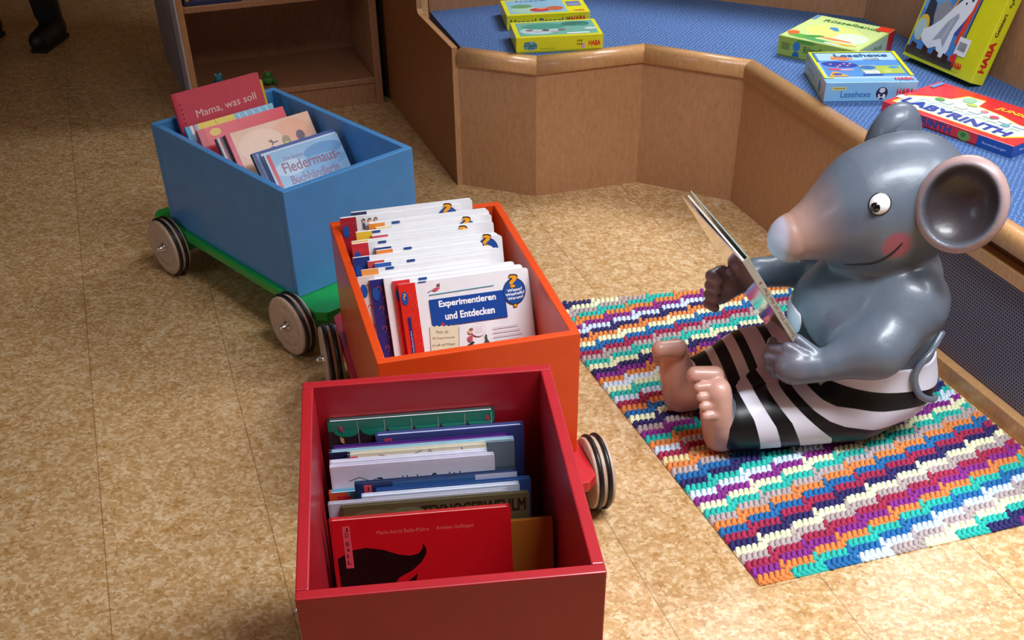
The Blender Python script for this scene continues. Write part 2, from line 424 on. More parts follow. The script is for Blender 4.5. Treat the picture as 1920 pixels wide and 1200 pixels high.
# backrest panels behind the seat
bko = off_line(BK, -0.02)
for i in range(3):
    a, b, ai, bi = BL(BK[i]), BL(BK[i + 1]), BL(bko[i]), BL(bko[i + 1])
    bm = bmesh.new(); prism(bm, [(a.x, a.y), (b.x, b.y), (bi.x, bi.y), (ai.x, ai.y)], 0, 0.86)
    obj('backrest_panel', bm, BEECH, bench)
    bm = bmesh.new(); e = 0.012; d = (b - a).normalized(); nn_ = Vector((d.y, -d.x, 0)) * 0.012
    prism(bm, [((a + nn_).x, (a + nn_).y), ((b + nn_).x, (b + nn_).y), ((bi - nn_).x, (bi - nn_).y), ((ai - nn_).x, (ai - nn_).y)], 0.86, 0.885)
    obj('top_rail', bm, BEECH_TRIM, bench)
# left end panel with its sloping arm edge
e0 = Vector((-0.163, 3.634, 0)); e1 = Vector((-0.246, 4.043, 0)); e2 = Vector((-0.42, 4.42, 0)) ; sd = Vector((-0.3279, 0.9447, 0)); sn = Vector((0.9447, 0.3279, 0))
def side_pt(s, z, t): q = BL(e0 + sd * s) + sn * t; return (q.x, q.y, z)
outl = [(0, 0), (0.90, 0), (0.90, 0.885), (0.400, 0.885), (0.385, 0.452), (0.372, 0.440), (0.0, 0.438)]
bm = bmesh.new(); A = [bm.verts.new(side_pt(s, z, 0)) for s, z in outl]; B = [bm.verts.new(side_pt(s, z, 0.018)) for s, z in outl]
bm.faces.new(A); bm.faces.new(B[::-1])
for k in range(len(A)): bm.faces.new((A[k], B[k], B[(k + 1) % len(A)], A[(k + 1) % len(A)]))
bmesh.ops.recalc_face_normals(bm, faces=bm.faces)
bm.normal_update()
for f in bm.faces: f.material_index = 0 if abs(f.normal.dot(sn)) > .9 else 1
o = obj('end_panel', bm, [mat_wood('beech_end_panel', 'A4683E', '8A5430', 0.4), BEECH], bench)
fs_ = [BL(Vector(q)) for q in ((-.462, 4.480, 0), (-.440, 4.488, 0), (-.452, 4.520, 0), (-.500, 4.520, 0))]
bm = bmesh.new(); prism(bm, [(q.x, q.y) for q in fs_], 0, 1.95); obj('gap_shade_strip', bm, flat('2C1D16', rough=.7, key='gapshade'), bench)  # dark strip standing in for the shade of the gap beside the bookcase
# perforated grille with its beech frame
def strip(name, s0, s1, d0, d1, z0, z1, m, par, bev=0.002):
    """box on the right-hand side: along s, outward d"""
    bm = bmesh.new(); bx(bm, s0, s1, -d1, -d0, z0, z1, bevel=bev)
    M_ = Matrix.Translation(BL(P3)) @ Matrix(((dD.x, -nD.x, 0, 0), (dD.y, -nD.y, 0, 0), (0, 0, 1, 0), (0, 0, 0, 1)))
    o = obj(name, bm, m, par); o.matrix_local = M_; return o
strip('recessed_batten', G0, G1, -0.060, -0.035, 0.0, 0.40, BEECH, bench)
gp = strip('perforated_grille', G0 + .02, G1 - .02, -0.020, -0.017, 0.03, 0.335, mat_grille(), bench, 0)
strip('grille_frame', G0, G1, -0.030, 0.002, 0.320, 0.352, BEECH_TRIM, gp).matrix_local = Matrix.Identity(4)
strip('grille_frame', G0, G1, -0.030, 0.008, 0.0, 0.045, BEECH_TRIM, gp).matrix_local = Matrix.Identity(4)
strip('grille_frame', G0, G0 + 0.035, -0.030, 0.001, 0.045, 0.320, BEECH_TRIM, gp).matrix_local = Matrix.Identity(4)
strip('grille_frame', G1 - 0.035, G1, -0.030, 0.001, 0.045, 0.320, BEECH_TRIM, gp).matrix_local = Matrix.Identity(4)
strip('front_panel', G1, 2.9, -TH, 0, 0, 0.40, BEECH, bench, 0)

# ------------------------------------------------------------------ low bookcase at the back left
SD = R(17.6); sw = 0.705; fr_r = Vector((-0.468, 4.417, 0)); us = Vector((math.cos(SD), math.sin(SD), 0))
fl = fr_r - us * sw
shelf = thing('bookcase', 'tall open beech bookcase with a pale grey end, behind the blue wagon', 'bookcase', tuple(fl), SD)
SB = mat_wood('beech_shelf', 'B07E5A', '98684A', 0.45); GREY = flat('C2BCC6', rough=0.5, key='end')
bm = bmesh.new(); bx(bm, 0, 0.022, 0, 0.42, 0, 1.95, .001); obj('side_panel', bm, mat_wood('beech_shelf_edge', 'BE8A5C', 'A9764A', 0.4), shelf)
bm = bmesh.new(); bx(bm, -0.006, 0, 0.001, 0.412, 0, 1.95, .001); o = obj('end_panel', bm, GREY, shelf); o['label'] = 'pale grey laminated end panel'
bm = bmesh.new(); bx(bm, sw - 0.028, sw, 0, 0.42, 0, 1.95, .001); obj('side_panel', bm, SB, shelf)
for z in (0.098, 0.405, 0.78, 1.15, 1.52, 1.94):
    bm = bmesh.new(); bx(bm, 0.022, sw - 0.028, 0.004 if z < .2 else 0.01, 0.40, z - 0.02, z, .002); obj('shelf_board', bm, SB, shelf)
bm = bmesh.new(); bx(bm, 0.022, sw - 0.028, 0.012, 0.03, 0, 0.078, .001); obj('plinth', bm, SB, shelf)
bm = bmesh.new(); bx(bm, 0.022, sw - 0.028, 0.40, 0.412, 0.078, 1.95); obj('back_panel', bm, SB, shelf)
def sh(x, y, z): return shelf.matrix_basis @ Vector((x, y, z))
bpy.context.view_layer.update()
r2 = thing('bookcase', 'darker grey-sided bookcase standing back to back behind the beech one', 'bookcase', (-1.285, 4.60, 0), R(21))
for q, nm_ in (((0, .02, 0, .46, 0, 1.9), 'side_panel'), ((.74, .76, 0, .46, 0, 1.9), 'side_panel'), ((.02, .74, 0, .012, .08, 1.9), 'back_panel')):
    bm = bmesh.new(); bx(bm, *q, .001); obj(nm_, bm, flat('8E8690', rough=.5, key='end2'), r2)
for z in (.09, .50, .95, 1.40, 1.88):
    bm = bmesh.new(); bx(bm, .02, .74, .012, .455, z - .02, z, .001); obj('shelf_board', bm, SB, r2)
# dark blue tray of slim books on the upper shelf
tr = thing('book_tray', 'dark blue tray of slim picture books on the bookcase shelf', 'tray', tuple(sh(0.03, 0.02, 0.405)), SD)
bm = bmesh.new(); bx(bm, 0, 0.20, 0, 0.012, 0, 0.014, .001); obj('tray_front', bm, flat('222C52'), tr)
bm = bmesh.new(); bx(bm, 0, 0.20, 0.012, 0.22, 0, 0.004); bx(bm, 0, 0.004, 0.012, 0.22, 0, 0.05); bx(bm, 0.196, 0.2, 0.012, 0.22, 0, 0.05); obj('tray_body', bm, flat('222C52'), tr)
cl = ['D8B34A', '8E2238', '2E6FB8', 'C03A50', '2A4FA0', '3E86C8', '24509E', 'B23A46', '3A78C0', '2B4C98', '2E63B4', '4A90CC', '2A3F80']
nm = {'D8B34A': 'yellow', '8E2238': 'dark red', '2E6FB8': 'bright blue', 'C03A50': 'pinkish red', '2A4FA0': 'deep blue', '3E86C8': 'sky blue', '24509E': 'royal blue', 'B23A46': 'brick red', '3A78C0': 'mid blue', '2B4C98': 'cobalt blue', '2E63B4': 'clear blue', '4A90CC': 'light blue', '2A3F80': 'navy'}
x = 0.006
for i, c in enumerate(cl):
    wd = 0.0135
    t = thing('slim_book', '%s spined slim book in the bookcase tray, %s' % (nm[c], 'leftmost of the row' if i == 0 else 'rightmost of the row' if i == len(cl) - 1 else 'just right of the %s one' % nm[cl[i - 1]]), 'book', tuple(sh(0.03 + x, 0.036, 0.409)), SD, 'slim books in the tray')
    bm = bmesh.new(); bx(bm, 0, wd, 0, 0.17, 0, 0.20 + 0.006 * (i % 3), .001); obj('cover', bm, flat(c), t)
    bm = bmesh.new(); bx(bm, 0.001, wd - .001, -0.0008, 0.0, 0.03, 0.05); obj('spine_label', bm, flat('E8E4DC'), t)
    x += wd + 0.001
# little toys lying on the bottom shelf
def blob_toy(name, label, x, y, cols, kind):
    t = thing(name, label, 'toy', tuple(sh(x, y, 0.098)), SD)
    t.scale = (.55, .55, .55)
    bm = bmesh.new()
    bmesh.ops.create_uvsphere(bm, u_segments=24, v_segments=14, radius=0.04, matrix=Matrix.Translation((0, 0, 0.035)) @ Matrix.Diagonal((1, .9, .85, 1)))
    bmesh.ops.create_uvsphere(bm, u_segments=20, v_segments=12, radius=0.026, matrix=Matrix.Translation((0.0, -0.02, 0.078)))
    obj('body', bm, flat(cols[0], rough=.7), t, True)
    for s in (-1, 1):
        bm = bmesh.new(); bmesh.ops.create_uvsphere(bm, u_segments=14, v_segments=8, radius=0.010, matrix=Matrix.Translation((0.016 * s, -0.03, 0.102))); obj('eye' if kind else 'ear', bm, flat(cols[1], rough=.5), t, True)
        bm = bmesh.new(); tube(bm, spline([(0.03 * s, -0.01, 0.03), (0.052 * s, -0.03, 0.02), (0.045 * s, -0.05, 0.012)], 4), 0.010); obj('leg', bm, flat(cols[2], rough=.7), t)
blob_toy('frog_toy', 'small green toy with red eyes on the bottom shelf', 0.285, 0.06, ('3F7A34', 'B04038', '2F6A3A'), 1)
blob_toy('plush_toy', 'small turquoise toy on the bottom shelf at its left end', 0.105, 0.08, ('2F7F94', '4F9FB0', '26687C'), 0)

# ------------------------------------------------------------------ book wagons
BX_T = 0.018
def wagon_part_mats(body, chassis): return flat(body, rough=0.42, var=0.05, scale=18, coat=0.25, key='body'), flat(chassis, rough=0.35, coat=0.3, key='chassis')
WAG = {'blue': (-0.607, 2.994, 0.742, 0.637, 0.403), 'orange': (-0.134, 2.198, 0.253, 0.637, 0.404), 'red': (-0.106, 1.324, 0.111, 0.517, 0.4056)}
RIM = {'blue': 0.42, 'orange': 0.42, 'red': 0.56}
WM = {k: Matrix.Translation((v[0], v[1], 0)) @ Matrix.Rotation(v[2], 4, 'Z') for k, v in WAG.items()}
def wagon(key, label, body, inner, chassis):
    x, y, a, L, W = WAG[key]; rim = RIM[key]
    mb, mc = wagon_part_mats(body, chassis)
    t = thing('book_wagon', label, 'wagon', (x, y, 0), a, 'wooden train wagons holding books')
    zb = 0.137
    bm = bmesh.new(); hw, hl = W / 2, L / 2
    # five boards, one crate
    def wall(x0, x1, y0, y1): bx(bm, x0, x1, y0, y1, zb, rim, bevel=0.0022)
    wall(-hw, -hw + BX_T, -hl + BX_T, hl - BX_T); wall(hw - BX_T, hw, -hl + BX_T, hl - BX_T)
    wall(-hw, hw, -hl, -hl + BX_T); wall(-hw, hw, hl - BX_T, hl)
    bx(bm, -hw + BX_T, hw - BX_T, -hl + BX_T, hl - BX_T, zb, zb + 0.005)
    obj('crate', bm, mb, t)
    bm = bmesh.new(); cx = 0.215; c0 = 0.022; y0, y1 = -hl - 0.112, hl + 0.098
    prism(bm, [(-cx, y0 + c0), (-cx + c0, y0), (cx - c0, y0), (cx, y0 + c0), (cx, y1 - c0), (cx - c0, y1), (-cx + c0, y1), (-cx, y1 - c0)], 0.112, zb, bevel=0.003)
    obj('chassis_board', bm, mc, t)
    for ya in (-hl - 0.015, hl - 0.03):
        bm = bmesh.new(); bx(bm, -0.195, 0.195, ya - 0.022, ya + 0.022, 0.060, 0.112, bevel=.002); obj('axle_block', bm, mc, t)
        for s in (-1, 1):
            xo = 0.2175 * s
            bm = bmesh.new()
            r = 0.078
            pr = [(0, 0.012), (0, r - .003), (0.003, r), (0.008, r), (0.009, r - .006), (0.015, r - .006), (0.016, r), (0.027, r), (0.028, r - .006), (0.034, r - .006), (0.035, r), (0.041, r), (0.044, r - 0.003),
                  (0.044, r - 0.022), (0.0432, r - 0.023), (0.0432, r - 0.025), (0.044, r - 0.026), (0.044, 0.034), (0.040, 0.026), (0.040, 0.006)]
            lathe(bm, pr, n=56, origin=(xo, ya, 0.084), sgn=s); bmesh.ops.recalc_face_normals(bm, faces=bm.faces)
            wh = obj('wheel', bm, PLAIN_WOOD, t)
            for q in (0.012, 0.031):
                bm = bmesh.new(); torus(bm, xo + s * q, 0.0785, 0.0055, oy=ya, oz=0.084); obj('tyre', bm, RUBBER, wh)
            bm = bmesh.new()
            lathe(bm, [(0.040, 0.014), (0.042, 0.014), (0.0425, 0.009), (0.051, 0.009), (0.0525, 0.0085), (0.057, 0.0078), (0.0605, 0.0055), (0.062, 0.001)], n=20, origin=(xo, ya, 0.084), sgn=s)
            bmesh.ops.recalc_face_normals(bm, faces=bm.faces); obj('axle_cap', bm, CHROME, wh)
    bm = bmesh.new()
    bx(bm, -0.012, 0.012, y0 - 0.03, y0 + 0.02, 0.118, 0.128, bevel=.002); obj('coupling', bm, CHROME, t)
    return t
wagon('blue', 'blue wooden wagon on a green chassis, farthest from the viewer', '4A8ECC', None, '0FA040')
wagon('orange', 'orange wooden wagon on a red chassis, packed with white board books', 'E0480F', None, 'C01C26')
wagon('red', 'dark red wooden wagon, tallest and nearest to the viewer', 'AC1624', None, 'A81626')

# ------------------------------------------------------------------ books
def rrect(w_, h_, r, n=5, left=False):
    pts = []
    for (cx, cy, a0, do) in ((w_ - r, r, -90, True), (w_ - r, h_ - r, 0, True), (r, h_ - r, 90, left), (r, r, 180, left)):
        if not do:
            pts.append((0, h_) if a0 == 90 else (0, 0)); continue
        for k in range(n + 1):
            t = R(a0 + 90 * k / n); pts.append((cx + r * math.cos(t), cy + r * math.sin(t)))
    return pts
def plate(bm, pts, y0, y1, mi=0):
    a = [bm.verts.new((x, y0, z)) for x, z in pts]; b = [bm.verts.new((x, y1, z)) for x, z in pts]; n = len(pts)
    fs = [bm.faces.new(a), bm.faces.new(b[::-1])] + [bm.faces.new((a[(i + 1) % n], a[i], b[i], b[(i + 1) % n])) for i in range(n)]
    for f in fs: f.material_index = mi
def book(label, W_, Hh, T_, cover, spine, pages='EDE9E0', group=None, board=False, ink=None, name='book', mat=None, rough=0.3):
    """local axes: x along the width with the spine at x=0, z up, front cover facing -y"""
    t = thing(name, label, 'book', group=group, mat=mat)
    bt = 0.0016
    bm = bmesh.new(); r = 0.007 if board else 0.0025
    plate(bm, rrect(W_, Hh, r), 0, bt); plate(bm, rrect(W_, Hh, r), T_ - bt, T_)
    bx(bm, 0, bt, bt, T_ - bt, 0, Hh, mi=1)
    if not board:                                                    # hinge groove beside the spine
        bx(bm, -0.0008, 0.004, -0.0004, T_ + 0.0004, 0, Hh, bevel=0.0006, mi=1)
    obj('cover', bm, [flat(cover, rough=rough, coat=0.3, var=.03), flat(spine, rough=rough, coat=0.3, var=.03)], t)
    bm = bmesh.new(); q = 0.001 if board else 0.004
    plate(bm, [(x + bt, z + q) for x, z in rrect(W_ - q - bt, Hh - 2 * q, r)], bt + 0.0001, T_ - bt - 0.0001)
    obj('pages', bm, flat(pages, rough=0.7), t)
    if ink:
        p = Print(rough); p.rect(.002, .002, W_ - .003, Hh - .003, cover); ink(p, W_, Hh); p.done('cover_print', t, frame((0, 0, 0), (1, 0, 0), (0, 0, 1), (0, -1, 0)))
    return t
def in_wagon(row, T_):
    x, y, yaw, lean = row[:4]
    l = R(lean)
    return Matrix.Translation((x, y, 0.1435 + T_ * math.sin(l))) @ Matrix.Rotation(R(yaw), 4, 'Z') @ Matrix.Rotation(-l, 4, 'X')

BLUEQ = '1D4F9C'; ORQ = 'F0A028'
def qmark(p, cx, cy, s, words=True):
    """blue drop badge with the orange question mark"""
    p.ell(cx, cy, 0.5 * s, 0.56 * s, '12306A', rot=-12); p.ell(cx, cy, 0.46 * s, 0.52 * s, BLUEQ, rot=-12)
    p.text('?', cx - 0.20 * s, cy + 0.14 * s, 0.38 * s, 0.54 * s, '2A1A10', bold=0.05 * s)
    p.text('?', cx - 0.18 * s, cy + 0.16 * s, 0.34 * s, 0.48 * s, ORQ, bold=0.035 * s)
    if words:
        for k, wd in enumerate(('Wieso?', 'Weshalb?', 'Warum?')):
            ww = (0.66, 0.84, 0.70)[k] * s
            p.text(wd, cx - ww / 2 + 0.02 * s, cy - (0.02 + 0.17 * k) * s, ww, 0.12 * s, 'FFFFFF', rot=4, bold=0.008 * s)
        p.ell(cx - 0.02 * s, cy - 0.60 * s, 0.10 * s, 0.075 * s, '2A1A10'); p.ell(cx - 0.02 * s, cy - 0.60 * s, 0.08 * s, 0.06 * s, ORQ)
def strip_rings(p, sw_, h_, c2):
    k = 0; y = 0.02
    while y < h_ - 0.015:
        x = sw_ * (0.50 + 0.30 * (k % 2)); p.line([(x + .0042 * math.cos(R(t)), y + .0046 * math.sin(R(t))) for t in range(-60, 200, 32)], .0014, c2); p.ell(x + .001, y - .008, .0011, .0011, c2, n=8); k += 1; y += 0.021
def ink_experiment(p, W_, Hh):
    sw_ = 0.036
    p.rect(0, 0, sw_, Hh, 'D8281E'); strip_rings(p, sw_, Hh, 'E2523C')
    p.ell(0.010, Hh - 0.030, 0.0075, 0.014, BLUEQ); p.text('?', 0.0065, Hh - 0.033, 0.007, 0.013, ORQ)
    p.rect(0.010, 0.01, 0.0165, Hh - 0.070, '1B2C6C'); p.text('Experimentieren und Entdecken', 0.0152, 0.03, 0.17, 0.0042, 'E8E4F0', rot=90)
    p.rect(0.042, Hh - 0.0022, 0.06, Hh, BLUEQ)
    # thin teal rule, red aeroplane doodle
    p.line([(0.062, Hh - 0.030), (0.204, Hh - 0.028)], 0.0016, '2E9CB0')
    p.ell(0.078, Hh - 0.020, 0.007, 0.0035, 'D05060', rot=12); p.ell(0.084, Hh - 0.012, 0.003, 0.003, '7A5040'); p.line([(0.060, Hh - 0.024), (0.072, Hh - 0.020)], 0.001, '404048'); p.line([(0.086, Hh - 0.02), (0.088, Hh - 0.008)], 0.001, '404048')
    # blue title panel
    p.rect(0.060, Hh - 0.098, 0.226, Hh - 0.040, '14479C')
    p.text('Experimentieren', 0.080, Hh - 0.062, 0.124, 0.0165, 'FFFFFF', bold=0.0011)
    p.text('und Entdecken', 0.090, Hh - 0.086, 0.108, 0.0145, 'FFFFFF', bold=0.0011)
    qmark(p, W_ - 0.036, Hh - 0.046, 0.050)
    # torn paper note
    x0, y0, x1, y1 = 0.050, Hh - 0.146, 0.110, Hh - 0.098
    pts = [(x0, y0), (x1, y0 - 0.006), (x1 + 0.006, y1 - 0.006)] + [(x1 + 0.006 - (x1 - x0 + 0.002) * k / 12, y1 - 0.004 + (0.003 if k % 2 else 0) + 0.006 * k / 12) for k in range(1, 12)] + [(x0 + 0.004, y1 + 0.003)]
    p.poly([(a + 0.0012, b - 0.0012) for a, b in pts], '8C8470'); p.poly(pts, 'E6DCBC')
    p.text('Mehr als', 0.066, Hh - 0.112, 0.026, 0.0065, '30302C', rot=-4); p.text('30 Experimente', 0.056, Hh - 0.1245, 0.048, 0.0065, '30302C', rot=-4); p.text('zu Luft und Wasser', 0.054, Hh - 0.1375, 0.050, 0.0058, '30302C', rot=-4)
    p.ell(0.083, Hh - 0.094, 0.0032, 0.0032, 'D8332C')
    # child blowing on a card, bottle, speech bubble, faint text block
    p.ell(0.158, Hh - 0.116, 0.016, 0.014, 'C9BBC4'); p.ell(0.158, Hh - 0.116, 0.0152, 0.0132, 'F1ECEE')
    for k in range(4): p.rect(0.148, Hh - 0.110 - 0.004 * k, 0.168, Hh - 0.1092 - 0.004 * k, 'B8A8B4')
    p.ell(0.140, Hh - 0.117, 0.005, 0.0052, 'E7B594'); p.ell(0.142, Hh - 0.113, 0.005, 0.003, '8A6A50'); p.poly([(0.132, Hh - 0.128), (0.145, Hh - 0.124), (0.142, Hh - 0.138), (0.134, Hh - 0.137)], 'C05868'); p.poly([(0.128, Hh - 0.146), (0.142, Hh - 0.138), (0.147, Hh - 0.141), (0.135, Hh - 0.149)], '2C2C34')
    p.rect(0.133, Hh - 0.172, 0.148, Hh - 0.150, 'C8C4D0'); p.rect(0.1345, Hh - 0.171, 0.1465, Hh - 0.152, 'DEDCE4')
    p.poly([(0.166, Hh - 0.170), (0.180, Hh - 0.170), (0.180, Hh - 0.147), (0.175, Hh - 0.138), (0.175, Hh - 0.128), (0.171, Hh - 0.128), (0.171, Hh - 0.138), (0.166, Hh - 0.147)], '3C5040'); p.ell(0.173, Hh - 0.155, 0.006, 0.005, 'C8A848')
    for k in range(6): p.rect(0.190, Hh - 0.118 - 0.009 * k, 0.246 + 0.004 * (k % 3), Hh - 0.1162 - 0.009 * k, 'CFC0CC')
    p.ell(0.10, 0.10, 0.05, 0.03, 'E6D8D2'); 
def ink_series(strip=None, q=False, tabx=None, tint=None, kids=False):
    def f(p, W_, Hh):
        if strip: p.rect(0, 0, 0.036, Hh, strip); strip_rings(p, 0.036, Hh, 'FFFFFF' if strip == 'E8A428' else 'B84A50' if strip != '24357E' else '3A55A4'); p.ell(0.010, Hh - 0.030, 0.0075, 0.014, BLUEQ)
        if tint: p.rect(0.036, 0, 0.060, Hh - 0.012, tint)
        if tabx: p.rect(tabx, Hh - 0.005, tabx + 0.018, Hh, '1F4C8C')
        if q: qmark(p, W_ - 0.036, Hh - 0.030, 0.050, words=False)
        if kids:
            for k in range(3):
                x = 0.052 + 0.014 * k; p.ell(x, Hh - 0.010, 0.0042, 0.0045, '3A3030'); p.ell(x, Hh - 0.012, 0.0032, 0.0035, 'E2B090'); p.rect(x - .003, Hh - .028, x + .003, Hh - .016, ('4A5A80', 'A04848', '40404A')[k])
    return f
GO = 'white board books standing in the orange wagon'
ORANGE_ROWS = [
 # x, y, yaw, lean, width, height, thickness, strip, question mark, tab, tint, description
 (-0.1993, 2.0281, 14.3, 26.0, 0.283, 0.2989, .012, None, 0, None, None, 'board book with blue title panel and orange question mark, frontmost in the orange wagon'),
 (-0.2122, 2.0444, 14.3, 25.2, 0.283, 0.2989, .011, 'D42A30', 0, .055, None, 'white board book with bright red spine band, directly behind the frontmost one'),
 (-0.2331, 2.0559, 14.3, 24.3, 0.286, 0.3004, .010, None, 0, None, 'D8A88C', 'white board book with a peach patch by its spine, between red and navy banded books'),
 (-0.2659, 2.0676, 14.3, 23.5, 0.286, 0.2916, .010, '2A2A70', 0, None, None, 'white board book with wide dark navy spine band near the front of orange wagon'),
 (-0.2921, 2.0764, 14.3, 22.7, 0.286, 0.2947, .010, 'D8CCC8', 0, None, None, 'worn board book with pale crumpled spine, against the left wall of orange wagon'),
 (-0.2846, 2.0944, 14.3, 21.8, 0.286, 0.3006, .012, 'E89448', 0, .052, None, 'white board book with orange spine band, just behind the worn pale one'),
 (-0.2591, 2.1211, 14.3, 21.0, 0.278, 0.3016, .013, '2C5CA8', 0, .070, None, 'white board book with mid blue spine band, set right of its neighbours'),
 (-0.2763, 2.1383, 14.3, 20.2, 0.278, 0.2991, .013, 'CC4A50', 0, None, None, 'white board book with dull red spine band, behind the mid blue banded one'),
 (-0.3099, 2.1518, 14.3, 19.3, 0.288, 0.3012, .014, '24357E', 0, None, None, 'white board book with royal blue spine band at the left wall, mid wagon'),
 (-0.262, 2.1844, 14.3, 18.5, 0.282, 0.3025, .013, 'E8853C', 1, .060, None, 'white board book with orange band and question mark, right of the middle'),
 (-0.2675, 2.2047, 14.3, 17.7, 0.277, 0.3001, .013, '27407F', 0, None, None, 'white board book with slate blue band, behind the orange banded question mark one'),
 (-0.3189, 2.2129, 14.3, 16.8, 0.28, 0.3053, .015, 'D0303A', 0, .058, None, 'white board book with red spine band and blue tab, at the left wall'),
 (-0.3226, 2.2358, 14.3, 16.0, 0.286, 0.3016, .013, 'F0B838', 1, None, None, 'white board book with golden yellow band and question mark, behind the red tabbed one'),
 (-0.2813, 2.2676, 14.3, 15.2, 0.278, 0.3004, .014, 'D05060', 0, None, None, 'white board book with pinkish red band, shifted right behind the golden banded one'),
 (-0.3177, 2.2804, 14.3, 14.3, 0.286, 0.3041, .013, 'F0C030', 1, .036, None, 'white board book with lemon yellow band and blue tab beside it, toward the rear'),
 (-0.2771, 2.3103, 14.3, 13.5, 0.267, 0.3018, .012, 'F0C850', 0, None, None, 'narrower white board book with pale yellow band, near the rear of the orange wagon'),
 (-0.2945, 2.3265, 14.3, 12.7, 0.278, 0.3026, .022, 'F09030', 0, .052, None, 'thicker white board book with orange band and blue tab, third from the rear'),
 (-0.3609, 2.3452, 14.3, 11.8, 0.282, 0.3107, .013, 'A81E2C', 1, None, None, 'white board book with dark red spine and small drawn children on its cover'),
 (-0.3394, 2.3713, 14.3, 11.0, 0.282, 0.3135, .010, '24305C', 0, None, None, 'rearmost white board book of the orange wagon, with dark blue spine'),
]
for k, rw in enumerate(ORANGE_ROWS):
    x, y, yaw, lean, W_, Hh, T_, st, q, tab, tint, lab = rw
    ink = ink_experiment if k == 0 else ink_series(st, q, tab, tint, kids=(k == 17))
    book(lab, W_, Hh, T_, 'EFEDF0', 'D8281E' if k == 0 else (st or 'E4E0E0'), 'E6E4E4', GO, True, ink, name='board_book', mat=in_wagon(rw, T_))

# --- blue wagon
def ink_bat(p, W_, Hh):
    p.rect(0, 0, W_, Hh, '8DB6DA')
    for (cx, cy, a, b, c) in ((.19, Hh - .03, .06, .02, '5E93C8'), (.16, Hh - .06, .08, .022, '79A8D6'), (.06, Hh - .05, .05, .02, 'B6D0E6'), (.10, Hh - .12, .09, .03, 'A8C8E2'), (.18, Hh - .13, .05, .02, '6C9CD0')):
        p.ell(min(cx, W_ - a - .001), cy, a, b, c)
    p.rect(0.006, 0, 0.016, Hh - 0.004, 'D8404E'); p.rect(0.0, 0, 0.005, Hh, 'C4D4E4')
    p.text('Die kleine', 0.048, Hh - 0.030, 0.060, 0.011, '9A7CA8'); p.text('Fledermaus-', 0.036, Hh - 0.062, 0.178, 0.027, '8A5878', bold=0.0008); p.text('Buchh\u00e4ndlerin', 0.046, Hh - 0.094, 0.150, 0.022, '7E6496', bold=0.0006)
def ink_mama(p, W_, Hh):
    p.rect(0, 0, 0.010, Hh, 'C23446')
    p.text('Mama, was soll', 0.055, Hh - 0.075, 0.190, 0.022, 'F0D4D0', rot=2); p.text('ich werden?', 0.085, Hh - 0.112, 0.135, 0.022, 'F0D4D0', rot=2)
    for k in range(5): p.ell(0.016, Hh - 0.03 - 0.012 * k, 0.002, 0.004, '8A2030')
def ink_peach(p, W_, Hh):
    p.rect(0, 0, W_, Hh, 'E8B89C'); p.ell(0.19, Hh - .04, .055, .035, 'EBA888'); p.ell(0.09, Hh - .05, .07, .04, 'EDC6AE')
    p.rect(0.0, 0, 0.014, Hh, 'D85064'); p.rect(0.014, 0, 0.017, Hh, 'EBC8C0')
    p.ell(0.165, Hh - .058, .013, .014, '98845C'); p.ell(0.163, Hh - .066, .008, .006, 'C8C050'); p.ell(0.212, Hh - .055, .013, .014, '5C3C5C'); p.ell(0.118, Hh - .078, .014, .015, '4C4C84'); p.ell(0.122, Hh - .084, .006, .005, '8FA0D0')
    p.line([(0.112, Hh - .046), (0.124, Hh - .054), (0.140, Hh - .053)], .003, '33242C'); p.line([(0.118, Hh - .060), (0.124, Hh - .054), (0.120, Hh - .044)], .003, '33242C')
    p.ell(0.08, Hh - .13, .02, .012, '3E5A5C')
def ink_red(p, W_, Hh):
    p.ell(0.050, Hh - .016, .017, .010, 'E8C050'); p.line([(0.125, Hh - .001), (0.127, Hh - .012)], .0014, '8E2030'); p.rect(0, 0, 0.022, Hh, 'CC3848')
def ink_yel(p, W_, Hh):
    p.rect(0, 0, 0.014, Hh, '5FA8D0'); p.rect(0.014, 0, 0.022, Hh, 'E0E4EC'); p.rect(0.022, 0, 0.028, Hh, 'D06078')
    p.rect(0.036, 0, 0.150, Hh, 'EFDA68'); p.line([(0.09, Hh), (0.092, Hh - .012)], .0014, '8C7830'); p.rect(0.150, 0, W_, Hh, '8CC4E4')
    for k in range(5): p.line([(0.162 + .022 * k, Hh - .001), (0.168 + .022 * k, Hh - .02)], .003, 'D8ECF6')
def ink_dk(p, W_, Hh): p.rect(0.010, 0, 0.018, Hh - .004, '7D8FB8')
def ink_greys(p, W_, Hh): p.rect(0, 0, 0.008, Hh, 'E0E0E4'); p.rect(0.008, 0, 0.013, Hh, 'C83A58'); p.rect(0.013, 0, .04, Hh, '3C4654')
GB = 'picture books in the blue wagon'
